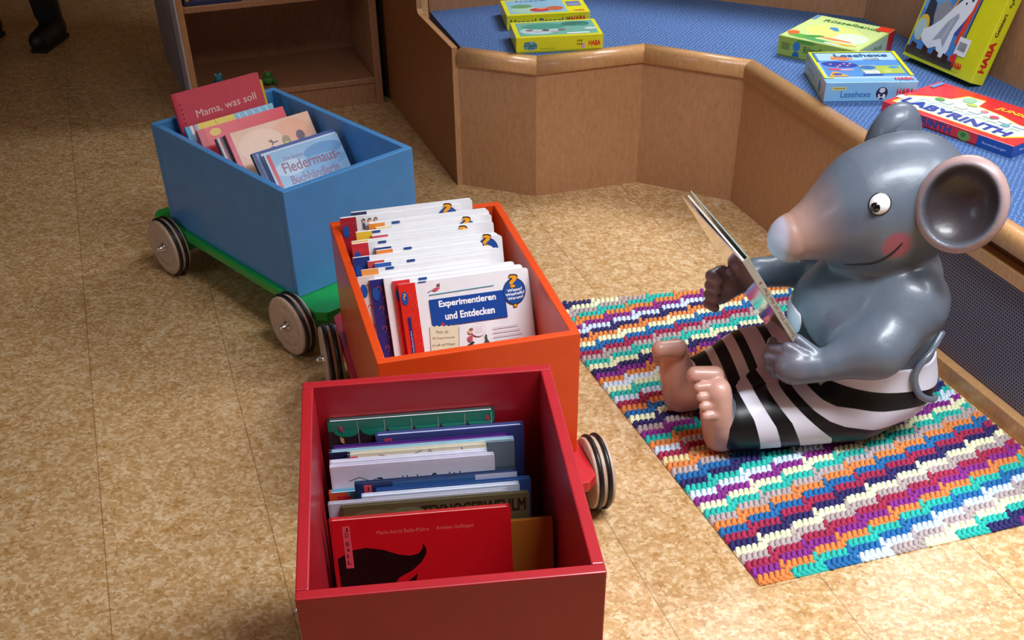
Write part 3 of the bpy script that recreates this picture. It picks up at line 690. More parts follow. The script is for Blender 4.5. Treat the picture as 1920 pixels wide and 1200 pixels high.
for (lab, x, y, yaw, lean, W_, Hh, T_, cov, sp, ink) in [
 ('sky blue picture book with purple lettered title, frontmost in blue wagon', -0.5247, 2.7924, 40.5, 36, 0.232, 0.3007, .009, '8DB6DA', 'A8C0D8', ink_bat),
 ('slim pale book with white spine, hidden just behind the sky blue one', -0.5334, 2.8029, 40.5, 36, 0.235, 0.2999, .008, 'C8D4E4', 'DCE2EA', None),
 ('dark blue picture book behind the sky blue one', -0.5569, 2.7988, 40.5, 36, 0.264, 0.3012, .011, '2E4E94', '54606E', ink_dk),
 ('peach picture book with dark balloons on its cover', -0.6392, 2.8788, 40.5, 33, 0.261, 0.318, .010, 'E8B89C', 'D85064', ink_peach),
 ('dark grey spined book right behind the peach one', -0.6674, 2.8766, 40.5, 33, 0.265, 0.3082, .012, '3C4654', '46505C', ink_greys),
 ('coral red picture book with a yellow oval near its spine', -0.7326, 2.9212, 40.5, 30, 0.271, 0.3086, .014, 'E4485A', 'CC3848', ink_red),
 ('picture book striped light blue with a broad yellow band', -0.7804, 2.9513, 40.5, 26, 0.274, 0.3023, .014, '8CC4E4', '5FA8D0', ink_yel),
 ('tall red picture book with white handwritten title, sticking up at the back', -0.8441, 3.036, 40.5, 14, 0.269, 0.355, .012, 'D04A5A', 'C23446', ink_mama),
 ('yellow book peeking out behind the tall red one', -0.8279, 3.0861, 40.5, 13, 0.242, 0.3263, .008, 'D8B830', 'C8A828', None)]:
    book(lab, W_, Hh, T_, cov, sp, 'ECE8E0', GB, False, ink, name='picture_book', mat=in_wagon((x, y, yaw, lean), T_), rough=0.35)

# --- red wagon
def label_j(p, x, Hh, y=0.012, word='J'):
    p.rect(x, Hh - y - .034, x + .012, Hh - y, 'D8485C')
    for k, ch in enumerate(word): p.text(ch, x + .0035, Hh - y - .012 - .011 * k, .0045, .008, '2A1A1E')
def ink_jd(p, W_, Hh):
    p.text('Marie-Astrid Bailly-Ma\u00eetre  \u00b7  Antoine Guillopp\u00e9', 0.070, Hh - 0.031, 0.150, 0.0085, 'E07068')
    pts = [(0.006, Hh - .065), (0.030, Hh - .052), (0.052, Hh - .050), (0.078, Hh - .056), (0.100, Hh - .066), (0.118, Hh - .070), (0.132, Hh - .067), (0.139, Hh - .058), (0.139, Hh - .050), (0.144, Hh - .058), (0.144, Hh - .068), (0.136, Hh - .082), (0.120, Hh - .096), (0.100, Hh - .106), (0.094, Hh - .112), (0.096, Hh - .125), (0.070, Hh - .150), (0.006, Hh - .155)]
    p.poly(pts, '0C0A0C'); p.poly([(0.108, Hh - .118), (0.128, Hh - .102), (0.122, Hh - .122), (0.112, Hh - .135), (0.095, Hh - .14)], '0C0A0C'); p.poly([(0.130, Hh - .130), (0.146, Hh - .112), (0.140, Hh - .140)], '0C0A0C')
    p.rect(0.018, Hh - .083, 0.030, Hh - .010, 'D8505C')
    for ch, yy in zip('JDBAIL', (.020, .029, .044, .054, .065, .076)): p.text(ch, 0.0215, Hh - yy, .0050 if ch != 'I' else .0016, .0070, '2A1218')
def ink_green(p, W_, Hh):
    p.rect(0, 0, W_, Hh, '33242C'); n = 6; s = (W_ - .01) / n
    p.rect(0.0, Hh - .018, W_ - .001, Hh, '12705A')
    for k in range(n): p.ell(0.008 + s * (k + .5), Hh - .018, s * .47, .012, '17866A', n=20, t0=180, t1=360)
    for k in range(1, n + 1): p.line([(0.004 + s * k, Hh - .002), (0.005 + s * k, Hh - .05)], .0010, 'B0A898')
    p.poly([(0.12, Hh - .036), (0.15, Hh - .026), (0.175, Hh - .036)], 'B8B0C0')
    for k in range(4):
        for xx in (0.018, W_ - .016): p.poly([(xx, Hh - .006 - .022 * k), (xx + .006, Hh - .010 - .022 * k), (xx + .006, Hh - .020 - .022 * k), (xx, Hh - .016 - .022 * k)], ('A03848', 'D8A878')[k % 2])
def ink_title(p, W_, Hh):
    p.line([(0.028, Hh - .028), (0.045, Hh - .022), (0.062, Hh - .030), (0.075, Hh - .026)], .0012, '2A2A3A')
    p.text('Der schlechte Geschichte', 0.075, Hh - .044, 0.150, .019, '22223A', bold=.0005)
def ink_branch(p, W_, Hh):
    for pts in ([(0.05, Hh - .004), (0.075, Hh - .012), (0.10, Hh - .010), (0.12, Hh - .003)], [(0.085, Hh - .018), (0.105, Hh - .010)], [(0.125, Hh - .018), (0.133, Hh - .002), (0.142, Hh - .016)], [(0.16, Hh - .014), (0.19, Hh - .008), (0.22, Hh - .014)], [(0.185, Hh - .002), (0.188, Hh - .012)]):
        p.line(pts, .0014, '5A5658')
    label_j(p, .004, Hh, .004)
def ink_olive(p, W_, Hh):
    p.rect(0, 0, W_, Hh, '5C5238'); p.ell(.05, Hh - .03, .045, .022, '77694A'); p.ell(.10, Hh - .02, .03, .012, '6C7050'); p.ell(.09, Hh - .07, .04, .02, '4E4630')
    p.text('TEXNOCERWEHLM', 0.125, Hh - .030, 0.165, .021, '2E2218', bold=.0012)
def ink_part(p, W_, Hh):
    p.rect(W_ * .74, 0, W_, Hh - .001, 'B8BCD0'); p.rect(0.06, Hh - .05, W_ * .74, Hh - .001, '2E5A8C'); label_j(p, .014, Hh, .004)
    p.text('Annika Mann  Julia Volk', .15, Hh - .020, .085, .005, '30303C')
def ink_w(p, W_, Hh): label_j(p, .010, Hh, .003)
def ink_ind(p, W_, Hh): label_j(p, .014, Hh, .006)
def ink_lt(p, W_, Hh):
    p.rect(0, 0, .030, Hh, '22264C'); p.rect(W_ * .80, 0, W_, Hh - .004, '56606E'); p.poly([(W_ * .86, Hh - .004), (W_, Hh - .004), (W_, Hh - .05), (W_ * .80, Hh - .05)], '6C7886')
def ink_ot(p, W_, Hh): p.rect(0, 0, .03, Hh, 'C8502C'); p.poly([(0.012, Hh - .006), (.035, Hh - .008), (.03, Hh - .02), (.012, Hh - .02)], 'B82838')
GR = 'hardback picture books in the red wagon'
for (lab, x, y, yaw, lean, W_, Hh, T_, cov, sp, pg, ink) in [
 ('bright red hardback with black flame-like tail shape and pink label, frontmost in red wagon', -0.2704, 1.2502, 6.2, 14.0, 0.279, 0.3195, .013, 'C8141E', 'B41420', 'D8D0C8', ink_jd),
 ('ochre brown hardback showing right of the bright red one', -0.2438, 1.2896, 6.2, 13.2, 0.318, 0.2715, .007, 'B06A26', 'A86420', 'E0C890', None),
 ('dark maroon hardback behind the ochre brown one', -0.2209, 1.3038, 6.2, 12.9, 0.298, 0.2616, .012, '6C1620', '5C1018', 'C8B8A8', None),
 ('olive brown hardback with dark tall lettering, behind the bright red one', -0.2595, 1.3099, 6.2, 12.2, 0.297, 0.3071, .009, '5C5238', '4E4630', 'C4CCA8', ink_olive),
 ('silvery grey hardback at the left wall behind the olive one', -0.2807, 1.3197, 6.2, 11.8, 0.285, 0.3066, .011, 'B4B4C4', '9A9AAC', 'DCDCDC', None),
 ('white hardback with small red label, in front of the navy and lilac one', -0.2303, 1.3438, 6.2, 11.3, 0.252, 0.3042, .012, 'C4CCE0', 'B8C0D4', 'F0F0F0', ink_w),
 ('denim blue hardback sticking out at the right behind the white labelled one', -0.2093, 1.3633, 6.2, 10.7, 0.249, 0.3028, .011, '2A4C88', '24427A', '5E90B8', None),
 ('navy hardback with lilac right quarter and pink letter label', -0.2437, 1.3725, 6.2, 10.3, 0.261, 0.3111, .009, '16305C', '14284C', 'B8C4D8', ink_part),
 ('turquoise hardback with orange spine corner at the left wall', -0.2885, 1.3836, 6.2, 9.9, 0.245, 0.2874, .012, '4E9CC0', 'C8502C', 'E0DCD4', ink_ot),
 ('white hardback with black serif title, mid red wagon', -0.285, 1.4008, 6.2, 9.2, 0.266, 0.325, .010, 'D2CEE0', 'C8C4D8', 'E4E4EC', ink_title),
 ('plain white hardback behind the one with the black title', -0.2859, 1.4127, 6.2, 8.8, 0.255, 0.3261, .011, 'D4D4E4', 'C4C4D8', 'F0F0F4', None),
 ('cream hardback with drawn bare branches', -0.2587, 1.4296, 6.2, 8.3, 0.226, 0.3312, .010, 'D8D0B8', '20244C', 'E8ECF0', ink_branch),
 ('pale blue hardback with slate grey right end and navy spine', -0.29, 1.4413, 6.2, 7.9, 0.303, 0.3286, .010, 'A8C8D8', '22264C', 'BCE0E8', ink_lt),
 ('purple hardback behind the pale blue one', -0.2852, 1.4554, 6.2, 7.4, 0.292, 0.3272, .012, '4A2078', '3C1868', '8858A8', None),
 ('indigo hardback with pink label, shifted to the right wall', -0.2174, 1.4817, 6.2, 6.8, 0.246, 0.3347, .014, '3C4684', '323C74', 'B8BCD4', ink_ind),
 ('dark hardback with green scalloped awning, rearmost in red wagon', -0.2957, 1.4927, 6.2, 6.2, 0.276, 0.3566, .013, '1C3C3C', '183030', 'E8E4E4', ink_green)]:
    book(lab, W_, Hh, T_, cov, sp, pg, GR, False, ink, name='hardback_book', mat=in_wagon((x, y, yaw, lean), T_))

# ------------------------------------------------------------------ game boxes on the bench
def gamebox(label, x, y, yaw, L_, W_, h_, cols, inks, mat=None, name='game_box'):
    """cols: lid colour, tray colour; inks: dict face -> function(p, width, height)"""
    t = thing(name, label, 'game box', (x, y, ZT), R(yaw), 'board game boxes on the blue bench', mat=mat)
    lid, tray = cols
    bm = bmesh.new(); bx(bm, -W_ / 2, W_ / 2, -L_ / 2, L_ / 2, 0.004, h_, bevel=0.0012)
    obj('lid', bm, flat(lid, rough=.3, coat=.3, var=.03), t)
    bm = bmesh.new(); bx(bm, -W_ / 2 + .0015, W_ / 2 - .0015, -L_ / 2 + .0015, L_ / 2 - .0015, 0, 0.004)
    obj('tray', bm, flat(tray, rough=.5), t)
    FRM = {'top': (frame((-W_ / 2, -L_ / 2, h_), (1, 0, 0), (0, 1, 0), (0, 0, 1)), W_, L_),
           'front': (frame((-W_ / 2, -L_ / 2, 0), (1, 0, 0), (0, 0, 1), (0, -1, 0)), W_, h_),
           'right': (frame((W_ / 2, -L_ / 2, 0), (0, 1, 0), (0, 0, 1), (1, 0, 0)), L_, h_),
           'left': (frame((-W_ / 2, L_ / 2, 0), (0, -1, 0), (0, 0, 1), (-1, 0, 0)), L_, h_)}
    for k, fn in inks.items():
        m, a, b = FRM[k]; p = Print(); p.rect(.0015, .004, a - .0015, b - .0015, lid); fn(p, a, b); p.done(k + '_print' if k != 'top' else 'cover_print', t, m)
    return t
def haba(p, x, y, w_, c='D8202C'): p.text('HABA', x, y, w_, w_ * .36, c, bold=w_ * .03)
YEL = 'E6E21E'
def f_flieh_top(p, w_, l):
    p.rect(.014, .012, w_ - .012, l - .012, '6FB5A4'); p.ell(.08, .06, .06, .035, 'B8D8DC'); p.ell(.10, .10, .07, .03, '3E9C88'); p.ell(.20, .115, .045, .022, '1E7A70'); p.ell(.22, .10, .02, .01, '2E8C80')
    for (a, b, c) in ((.05, .065, '8A6A74'), (.075, .05, 'C8B8C4'), (.10, .06, '5C4C5C'), (.125, .045, 'B8A8B0'), (.15, .06, '7A6A78')): p.ell(a, b, .012, .009, c)
    p.rect(.16, .016, .23, .028, 'E8F0F4'); p.ell(.24, .06, .02, .012, 'C8DCE0')
def f_flieh_front(p, w_, h_):
    p.ell(.044, .020, .022, .013, '7FB0C0'); p.text('Flieh', .026, .010, .036, .020, '0E6470', bold=.001)
    p.text('HABA', w_ - .045, .013, .036, .014, 'D8202C', bold=.0012); p.ell(w_ - .062, .014, .007, .008, 'DCA8C0')
    for k in range(6): p.rect(w_ - .080 + .006 * (k % 3), .016 + .010 * (k // 3), w_ - .077 + .006 * (k % 3), .022 + .010 * (k // 3), '4A4420')
    p.rect(.075, .010, .12, .0115, 'A8A41C')
def f_hop_top(p, w_, l):
    p.rect(.014, .012, w_ * .74, l - .010, '8CC0D8'); p.ell(.07, .05, .05, .03, 'A8D4B8'); p.ell(.06, .09, .035, .02, '5EA070'); p.ell(.115, .045, .034, .02, 'C83040'); p.ell(.12, .055, .015, .01, 'E88068'); p.ell(.165, .055, .028, .022, 'C86848'); p.text('Hoppel', .05, .135, .10, .02, '1E5C9C')
    p.rect(w_ * .77, .07, w_ - .016, .12, '7080B0'); p.rect(w_ * .78, .085, w_ - .02, .09, 'C8D0E0'); haba(p, w_ - .05, .014, .034)
def f_hop_front(p, w_, h_):
    p.text('Hoppel Poppel', .012, .008, .170, .022, '1C4F86', bold=.0012); p.rect(.19, .012, .212, .032, 'C8A830'); p.ell(.201, .022, .007, .008, '8C6A4C'); haba(p, w_ - .060, .016, .045)
    p.rect(.014, .003, .10, .006, '9CA880')
gamebox('yellow game box with short teal title, nearest the rounded bench edge', 0.160, 3.690, 6.6, 0.156, 0.269, 0.045, (YEL, 'D8D420'), {'top': f_flieh_top, 'front': f_flieh_front})
gamebox('yellow game box with long blue side title, farther from the bench edge', 0.132, 3.93, 7.3, 0.171, 0.271, 0.044, (YEL, 'D8D420'), {'top': f_hop_top, 'front': f_hop_front})
def f_green_top(p, w_, l):
    p.rect(.004, .004, w_ - .004, l - .004, 'C8DC8C'); p.ell(.12, .12, .09, .06, 'D8E07C'); p.ell(.19, .09, .05, .05, 'D4E8C8'); p.ell(.06, .03, .045, .018, '58A848'); p.ell(.09, .05, .03, .010, '3C9038', rot=30); p.ell(.12, .02, .05, .012, '48A060')
    p.ell(.022, .05, .018, .02, 'E86838'); p.ell(.16, .055, .05, .008, 'E88858'); p.ell(.19, .025, .045, .007, 'EBA830', rot=8); p.rect(.14, .010, .19, .020, 'D8E4EC')
    p.ell(.105, .150, .014, .011, '3C8CC8'); p.ell(.118, .138, .010, .007, '3C8CC8'); p.text('R\u00fcsselbande', .045, .196, .185, .024, '3C7C30', bold=.0012, arch=.006)
    p.rect(.004, .200, .016, l - .004, '5C8CC4'); p.rect(w_ - .045, l - .045, w_ - .0005, l - .0005, 'E2331C'); 
def f_green_front(p, w_, h_):
    p.rect(.002, .004, w_ - .002, h_ - .002, '9CB848'); p.rect(.012, .020, .040, .040, '88A040')
    for k in range(4): p.rect(.012, .022 + .005 * k, .038, .024 + .005 * k, '5C7030')
    p.ell(.062, .035, .012, .013, '2C7CC0'); p.poly([(.050, .006), (.074, .006), (.070, .020), (.055, .020)], '2468A8'); p.text('R\u00fcsselbande', .085, .020, .105, .018, '3C7428', bold=.001, arch=.003); p.ell(.09, h_ - .006, .03, .005, '4CA040')
def f_green_right(p, w_, h_):
    p.rect(.002, .004, w_ - .002, h_ - .002, 'B8CCB0'); p.text('R\u00fcsselbande', .06, .020, .11, .018, '5C8C50', bold=.001, arch=.003); p.ell(.03, .034, .010, .012, '2C7CC0'); p.rect(w_ - .045, .002, w_ - .0005, h_ - .001, 'C8242C')
gamebox('light green game box with red corner, behind the sky blue box', 1.002, 3.568, -39, 0.252, 0.256, 0.057, ('B8CC6C', '8CA040'), {'top': f_green_top, 'front': f_green_front, 'right': f_green_right})
def f_hexe_top(p, w_, l):
    p.rect(.006, .030, w_ - .006, l - .006, 'A8CCE4'); p.rect(.016, .045, w_ - .010, l * .72, '4C8CD0'); p.ell(.07, .145, .05, .025, '1C3C9C', rot=-12)
    for a, b in ((.045, .150), (.07, .140), (.09, .135), (.06, .128), (.10, .150), (.083, .150)): p.ell(a, b, .004, .004, 'E8A0C0')
    p.ell(.05, .105, .022, .008, 'D84868', rot=-15); p.ell(.08, .10, .02, .006, 'E8A0B8'); p.poly([(.06, .215), (.10, .205), (.12, .19), (.09, .178), (.055, .19)], 'F08850')
    p.rect(.165, .065, .235, .13, 'A8BC50'); p.rect(.18, .07, .20, .10, 'B8C868'); p.ell(.215, .115, .015, .010, '3C90C8'); p.rect(.120, .075, .165, .135, '9CB8A0'); p.ell(.142, .115, .022, .016, '2C6CB0'); p.rect(.125, .065, .165, .088, 'F0F0F4'); p.text('2+4x', .130, .071, .030, .011, '20242C'); p.rect(.115, .050, .17, .060, '2454A0')
    p.poly([(.02, .045), (.075, .045), (.05, .082), (.035, .084)], 'F0A838'); p.ell(.045, .062, .014, .010, '2C58A8')
    p.text('Lesehexe', .070, .205, .150, .026, '1C5C98', bold=.0014); p.rect(.145, .180, .195, .192, 'D8DCE8')
    for k in range(12): p.rect(.148 + .0036 * k, .182, .1498 + .0036 * k, .190, '404860')
    for q in ((.002, .030, .009, l - .002), (.002, l - .006, w_ - .002, l - .001), (w_ - .012, .045, w_ - .002, l - .002), (.002, .030, .03, .036)): p.rect(*q, 'ECE41C')
    p.rect(.010, .17, .018, l - .012, '3C7CB8'); haba(p, w_ - .060, .010, .05, 'E04068')
def f_hexe_front(p, w_, h_):
    p.rect(.020, h_ - .020, .058, h_ - .012, 'E0D060'); p.rect(.023, h_ - .0175, .055, h_ - .0145, '8C8440'); p.text('Lesehexe', .045, .014, .082, .016, '2C6CA8', bold=.0006)
    p.ell(.158, .024, .016, .017, '1C2848'); p.ell(.158, .032, .008, .007, 'C8D0D8'); p.text('5-8', .148, .010, .020, .011, 'FFFFFF', bold=.0006); haba(p, w_ - .055, .018, .046)
def f_hexe_left(p, w_, h_):
    p.rect(.001, .001, w_ - .001, h_ - .001, 'C8C878'); p.rect(w_ - .02, .001, w_ - .001, h_ - .001, 'E8A8B8'); p.text('Lesehexe', .03, .022, .09, .014, '6C7C58'); p.ell(.19, .026, .014, .016, '506070'); p.ell(w_ - .012, .02, .006, .008, 'E070A0')
gamebox('sky blue game box with yellow cover border, between the green and red boxes', 1.001, 3.266, 0, 0.250, 0.253, 0.054, ('7FB4DC', '5C94C4'), {'top': f_hexe_top, 'front': f_hexe_front, 'left': f_hexe_left})
def f_lab_top(p, w_, l):
    pts = [(.025, .022), (.025, .090), (.075, .135), (.110, .150), (.125, .200), (.175, .205), (.185, .160), (.260, .150), (.320, .130), (w_ - .03, .130), (w_ - .025, .075), (w_ - .06, .028)]
    def grow(s): 
        cx, cy = .19, .09; return [(cx + (a - cx) * s, cy + (b - cy) * s) for a, b in pts]
    p.poly(grow(1.06), 'F0D038'); p.poly(grow(1.01), 'FBF6DC'); p.poly(grow(.95), 'D4E4D8')
    for k in range(9): p.line([(.06 + .034 * k, .060), (.06 + .034 * k, .095), (.085 + .034 * k, .095)], .004, ('8CB0A0', 'A0B8C8', '9CC0A8')[k % 3])
    for k in range(6): p.line([(.10 + .045 * k, .110), (.13 + .045 * k, .110), (.13 + .045 * k, .130)], .004, ('8CB4A8', 'B0A898', '90A8C0')[k % 3])
    p.ell(.145, .180, .018, .020, '9CCCB0'); p.ell(.09, .125, .014, .012, '5CA04C'); p.ell(.26, .125, .013, .011, 'C85068'); p.ell(.31, .10, .012, .012, '6CA8B8'); p.ell(.17, .155, .016, .010, 'B8CC60'); p.ell(.22, .14, .010, .010, 'D88898')
    p.text('LABYRINTH', .030, .034, w_ - .085, .036, '2C3CA0', bold=.004)
    p.rect(.002, .050, .030, .075, 'F4ECE4'); p.text('JUNIOR', .225, .172, .120, .026, 'F6C83C', bold=.002)
    p.rect(.010, l - .060, .024, l - .008, '5C94D0')
def f_lab_front(p, w_, h_):
    p.text('LABYRINTH', .055, .006, .165, .018, '2A4088', bold=.0022); p.ell(.035, .016, .010, .009, 'E0B868'); p.ell(.036, .009, .008, .005, 'E8DCC0'); p.ell(.262, .014, .019, .012, '6C9C38'); p.ell(.260, .016, .008, .006, '3C7428')
    p.rect(.302, .0005, w_, h_ - .0005, '1C4CA0'); p.text('Ravensburger', .318, .010, .070, .007, 'C8D8F0')
def f_lab_right(p, w_, h_): p.rect(0, .0005, w_, h_ - .0005, '1C4CA0'); p.text('Ravensburger', .03, .010, .08, .008, 'C8D8F0')
gamebox('flat red game box with a white maze picture, nearest the mouse figure', 1.233, 2.975, -53.6, 0.244, 0.405, 0.030, ('DC2A30', 'A81820'), {'top': f_lab_top, 'front': f_lab_front, 'right': f_lab_right})
# upright box leaning on the backrest; local x along the bench, z up the box, front facing -y
def f_ghost(p, w_, h_):
    s = .020
    p.rect(s * .3, .030, w_ * .70, h_ - .01, '4C86CC'); p.rect(s * .3, h_ * .42, w_ * .34, h_ - .02, '5FA0DC'); p.rect(w_ * .40, h_ * .3, w_ * .62, h_ - .02, '4450A0')
    p.poly([(.02, .06), (.02, .17), (.05, .155), (.065, .10), (.06, .06)], '33384C'); p.ell(.030, .085, .024, .035, 'E8B838'); p.ell(.027, .080, .019, .029, 'A8C8CC')
    p.ell(.085, .135, .030, .034, '8C909C'); p.poly([(.125, .12), (.125, .20), (.14, .235), (.155, .20), (.155, .12)], '54586A'); p.poly([(.12, .195), (.14, .245), (.158, .195)], 'C8604C'); p.line([(.112, .15), (.142, .245)], .006, 'E0A040')
    p.poly([(.165, .17), (.165, .23), (.178, .265), (.192, .23), (.192, .17)], '484C60'); p.poly([(.162, .225), (.178, .275), (.196, .225)], 'C0505C')
    p.ell(.095, .215, .022, .024, 'B8C4B8'); p.ell(.075, .195, .028, .012, 'C0C8B0', rot=15)
    for a, b in ((.045, .235), (.05, .262)): p.ell(a, b, .010, .005, '4C3C70'); p.ell(a + .006, b + .004, .005, .007, '4C3C70')
    p.poly([(w_ * .60, .075), (w_ * .66, .075), (w_ * .705, h_ - .045), (w_ * .665, h_ - .045)], 'E0482C'); p.line([(w_ * .70, .07), (w_ * .72, h_ - .03)], .004, '2C2C4C')
    p.poly([(.14, h_ - .052), (w_ * .66, h_ - .052), (w_ * .68, h_ - .03), (.15, h_ - .02)], 'C02C60'); p.poly([(.145, h_ - .07), (.16, h_ - .05), (.15, h_ - .035), (.135, h_ - .05)], 'E0283C')
    # white sheet ghost
    body = [(.052, .052), (.085, .040), (.110, .052), (.128, .030), (.150, .028), (.158, .055), (.155, .10), (.172, .135), (.184, .165), (.186, .195), (.176, .215), (.160, .220), (.146, .208), (.140, .185), (.118, .160), (.090, .120), (.062, .095), (.040, .082), (.040, .064)]
    p.poly(body, 'E2E8F2'); p.poly([(.088, .062), (.115, .075), (.136, .055), (.140, .10), (.150, .14), (.142, .15), (.115, .120)], '9CA8BC'); p.poly([(.118, .072), (.124, .070), (.136, .13), (.130, .132)], 'B8B8C0')
    p.ell(.160, .196, .0045, .006, '3C4050'); p.ell(.172, .192, .0045, .006, '3C4050'); p.ell(.154, .178, .003, .0035, '20222C')
    p.rect(.004, .010, w_ * .70, .030, '3A3430')
    for k, xx in enumerate((.028, .075, .118, .158)): p.poly([(xx - .014, .020), (xx + .014, .018), (xx + .012, .040), (xx - .010, .044)], '3A2224')
    p.rect(w_ * .645, .052, w_ * .80, .098, 'E8E8F0')
    for k in range(10): p.rect(w_ * .665 + .0031 * k, .064, w_ * .665 + .0018 + .0031 * k, .086, '3A3C4C')
    p.ell(w_ * .665, .040, .012, .010, 'E0382C'); haba(p, w_ * .68, .020, .038); p.rect(w_ * .70, .011, w_ * .80, .0125, '8C8820')
    p.poly([(w_ * .66, .033), (w_ * .70, .045), (w_ * .69, .056), (w_ * .65, .050)], 'D8362C')
def f_ghost_side(p, w_, h_):
    p.text('HABA', .032, .030, .080, .022, 'C8241C', rot=90, bold=.003); p.text('Geistert', .024, .125, .060, .013, '2C2A18', rot=90, bold=.001)
    for k in range(5): p.ell(.020 + .005 * (k % 2), .205 + .008 * k, .005, .004, '6C6A20')
    p.poly([(.012, .270), (.030, .260), (.034, .285), (.018, .300)], 'D85020')
gw, gh, gt = 0.284, 0.315, 0.052; ub = Vector((0.4284, -0.9036, 0)); nb = Vector((0.9036, 0.4284, 0)); tl = R(17)
upg = Vector((0, 0, math.cos(tl))) + nb * math.sin(tl); bk_ = ub.cross(upg) * -1
if bk_.dot(nb) < 0: bk_ = -bk_
org = Vector((1.185, 3.489, ZT + gt * math.sin(tl) + .0005))
gm = Matrix(((ub.x, bk_.x, upg.x, org.x), (ub.y, bk_.y, upg.y, org.y), (ub.z, bk_.z, upg.z, org.z), (0, 0, 0, 1)))
t = thing('game_box', 'yellow game box with white ghost picture, standing tilted against the bench back', 'game box', group='board game boxes on the blue bench', mat=gm)
bm = bmesh.new(); bx(bm, 0, gw, 0, gt - .004, 0, gh, bevel=.0012); obj('lid', bm, flat('D6D61E', rough=.35, coat=.3, var=.03), t)
bm = bmesh.new(); bx(bm, .0015, gw - .0015, gt - .004, gt, .0015, gh - .0015); obj('tray', bm, flat('C4C41C', rough=.5), t)
p = Print(); f_ghost(p, gw, gh); p.done('cover_print', t, frame((0, 0, 0), (1, 0, 0), (0, 0, 1), (0, -1, 0)))
p = Print(); f_ghost_side(p, gt, gh); p.done('side_print', t, frame((gw, 0, 0), (0, 1, 0), (0, 0, 1), (1, 0, 0)))

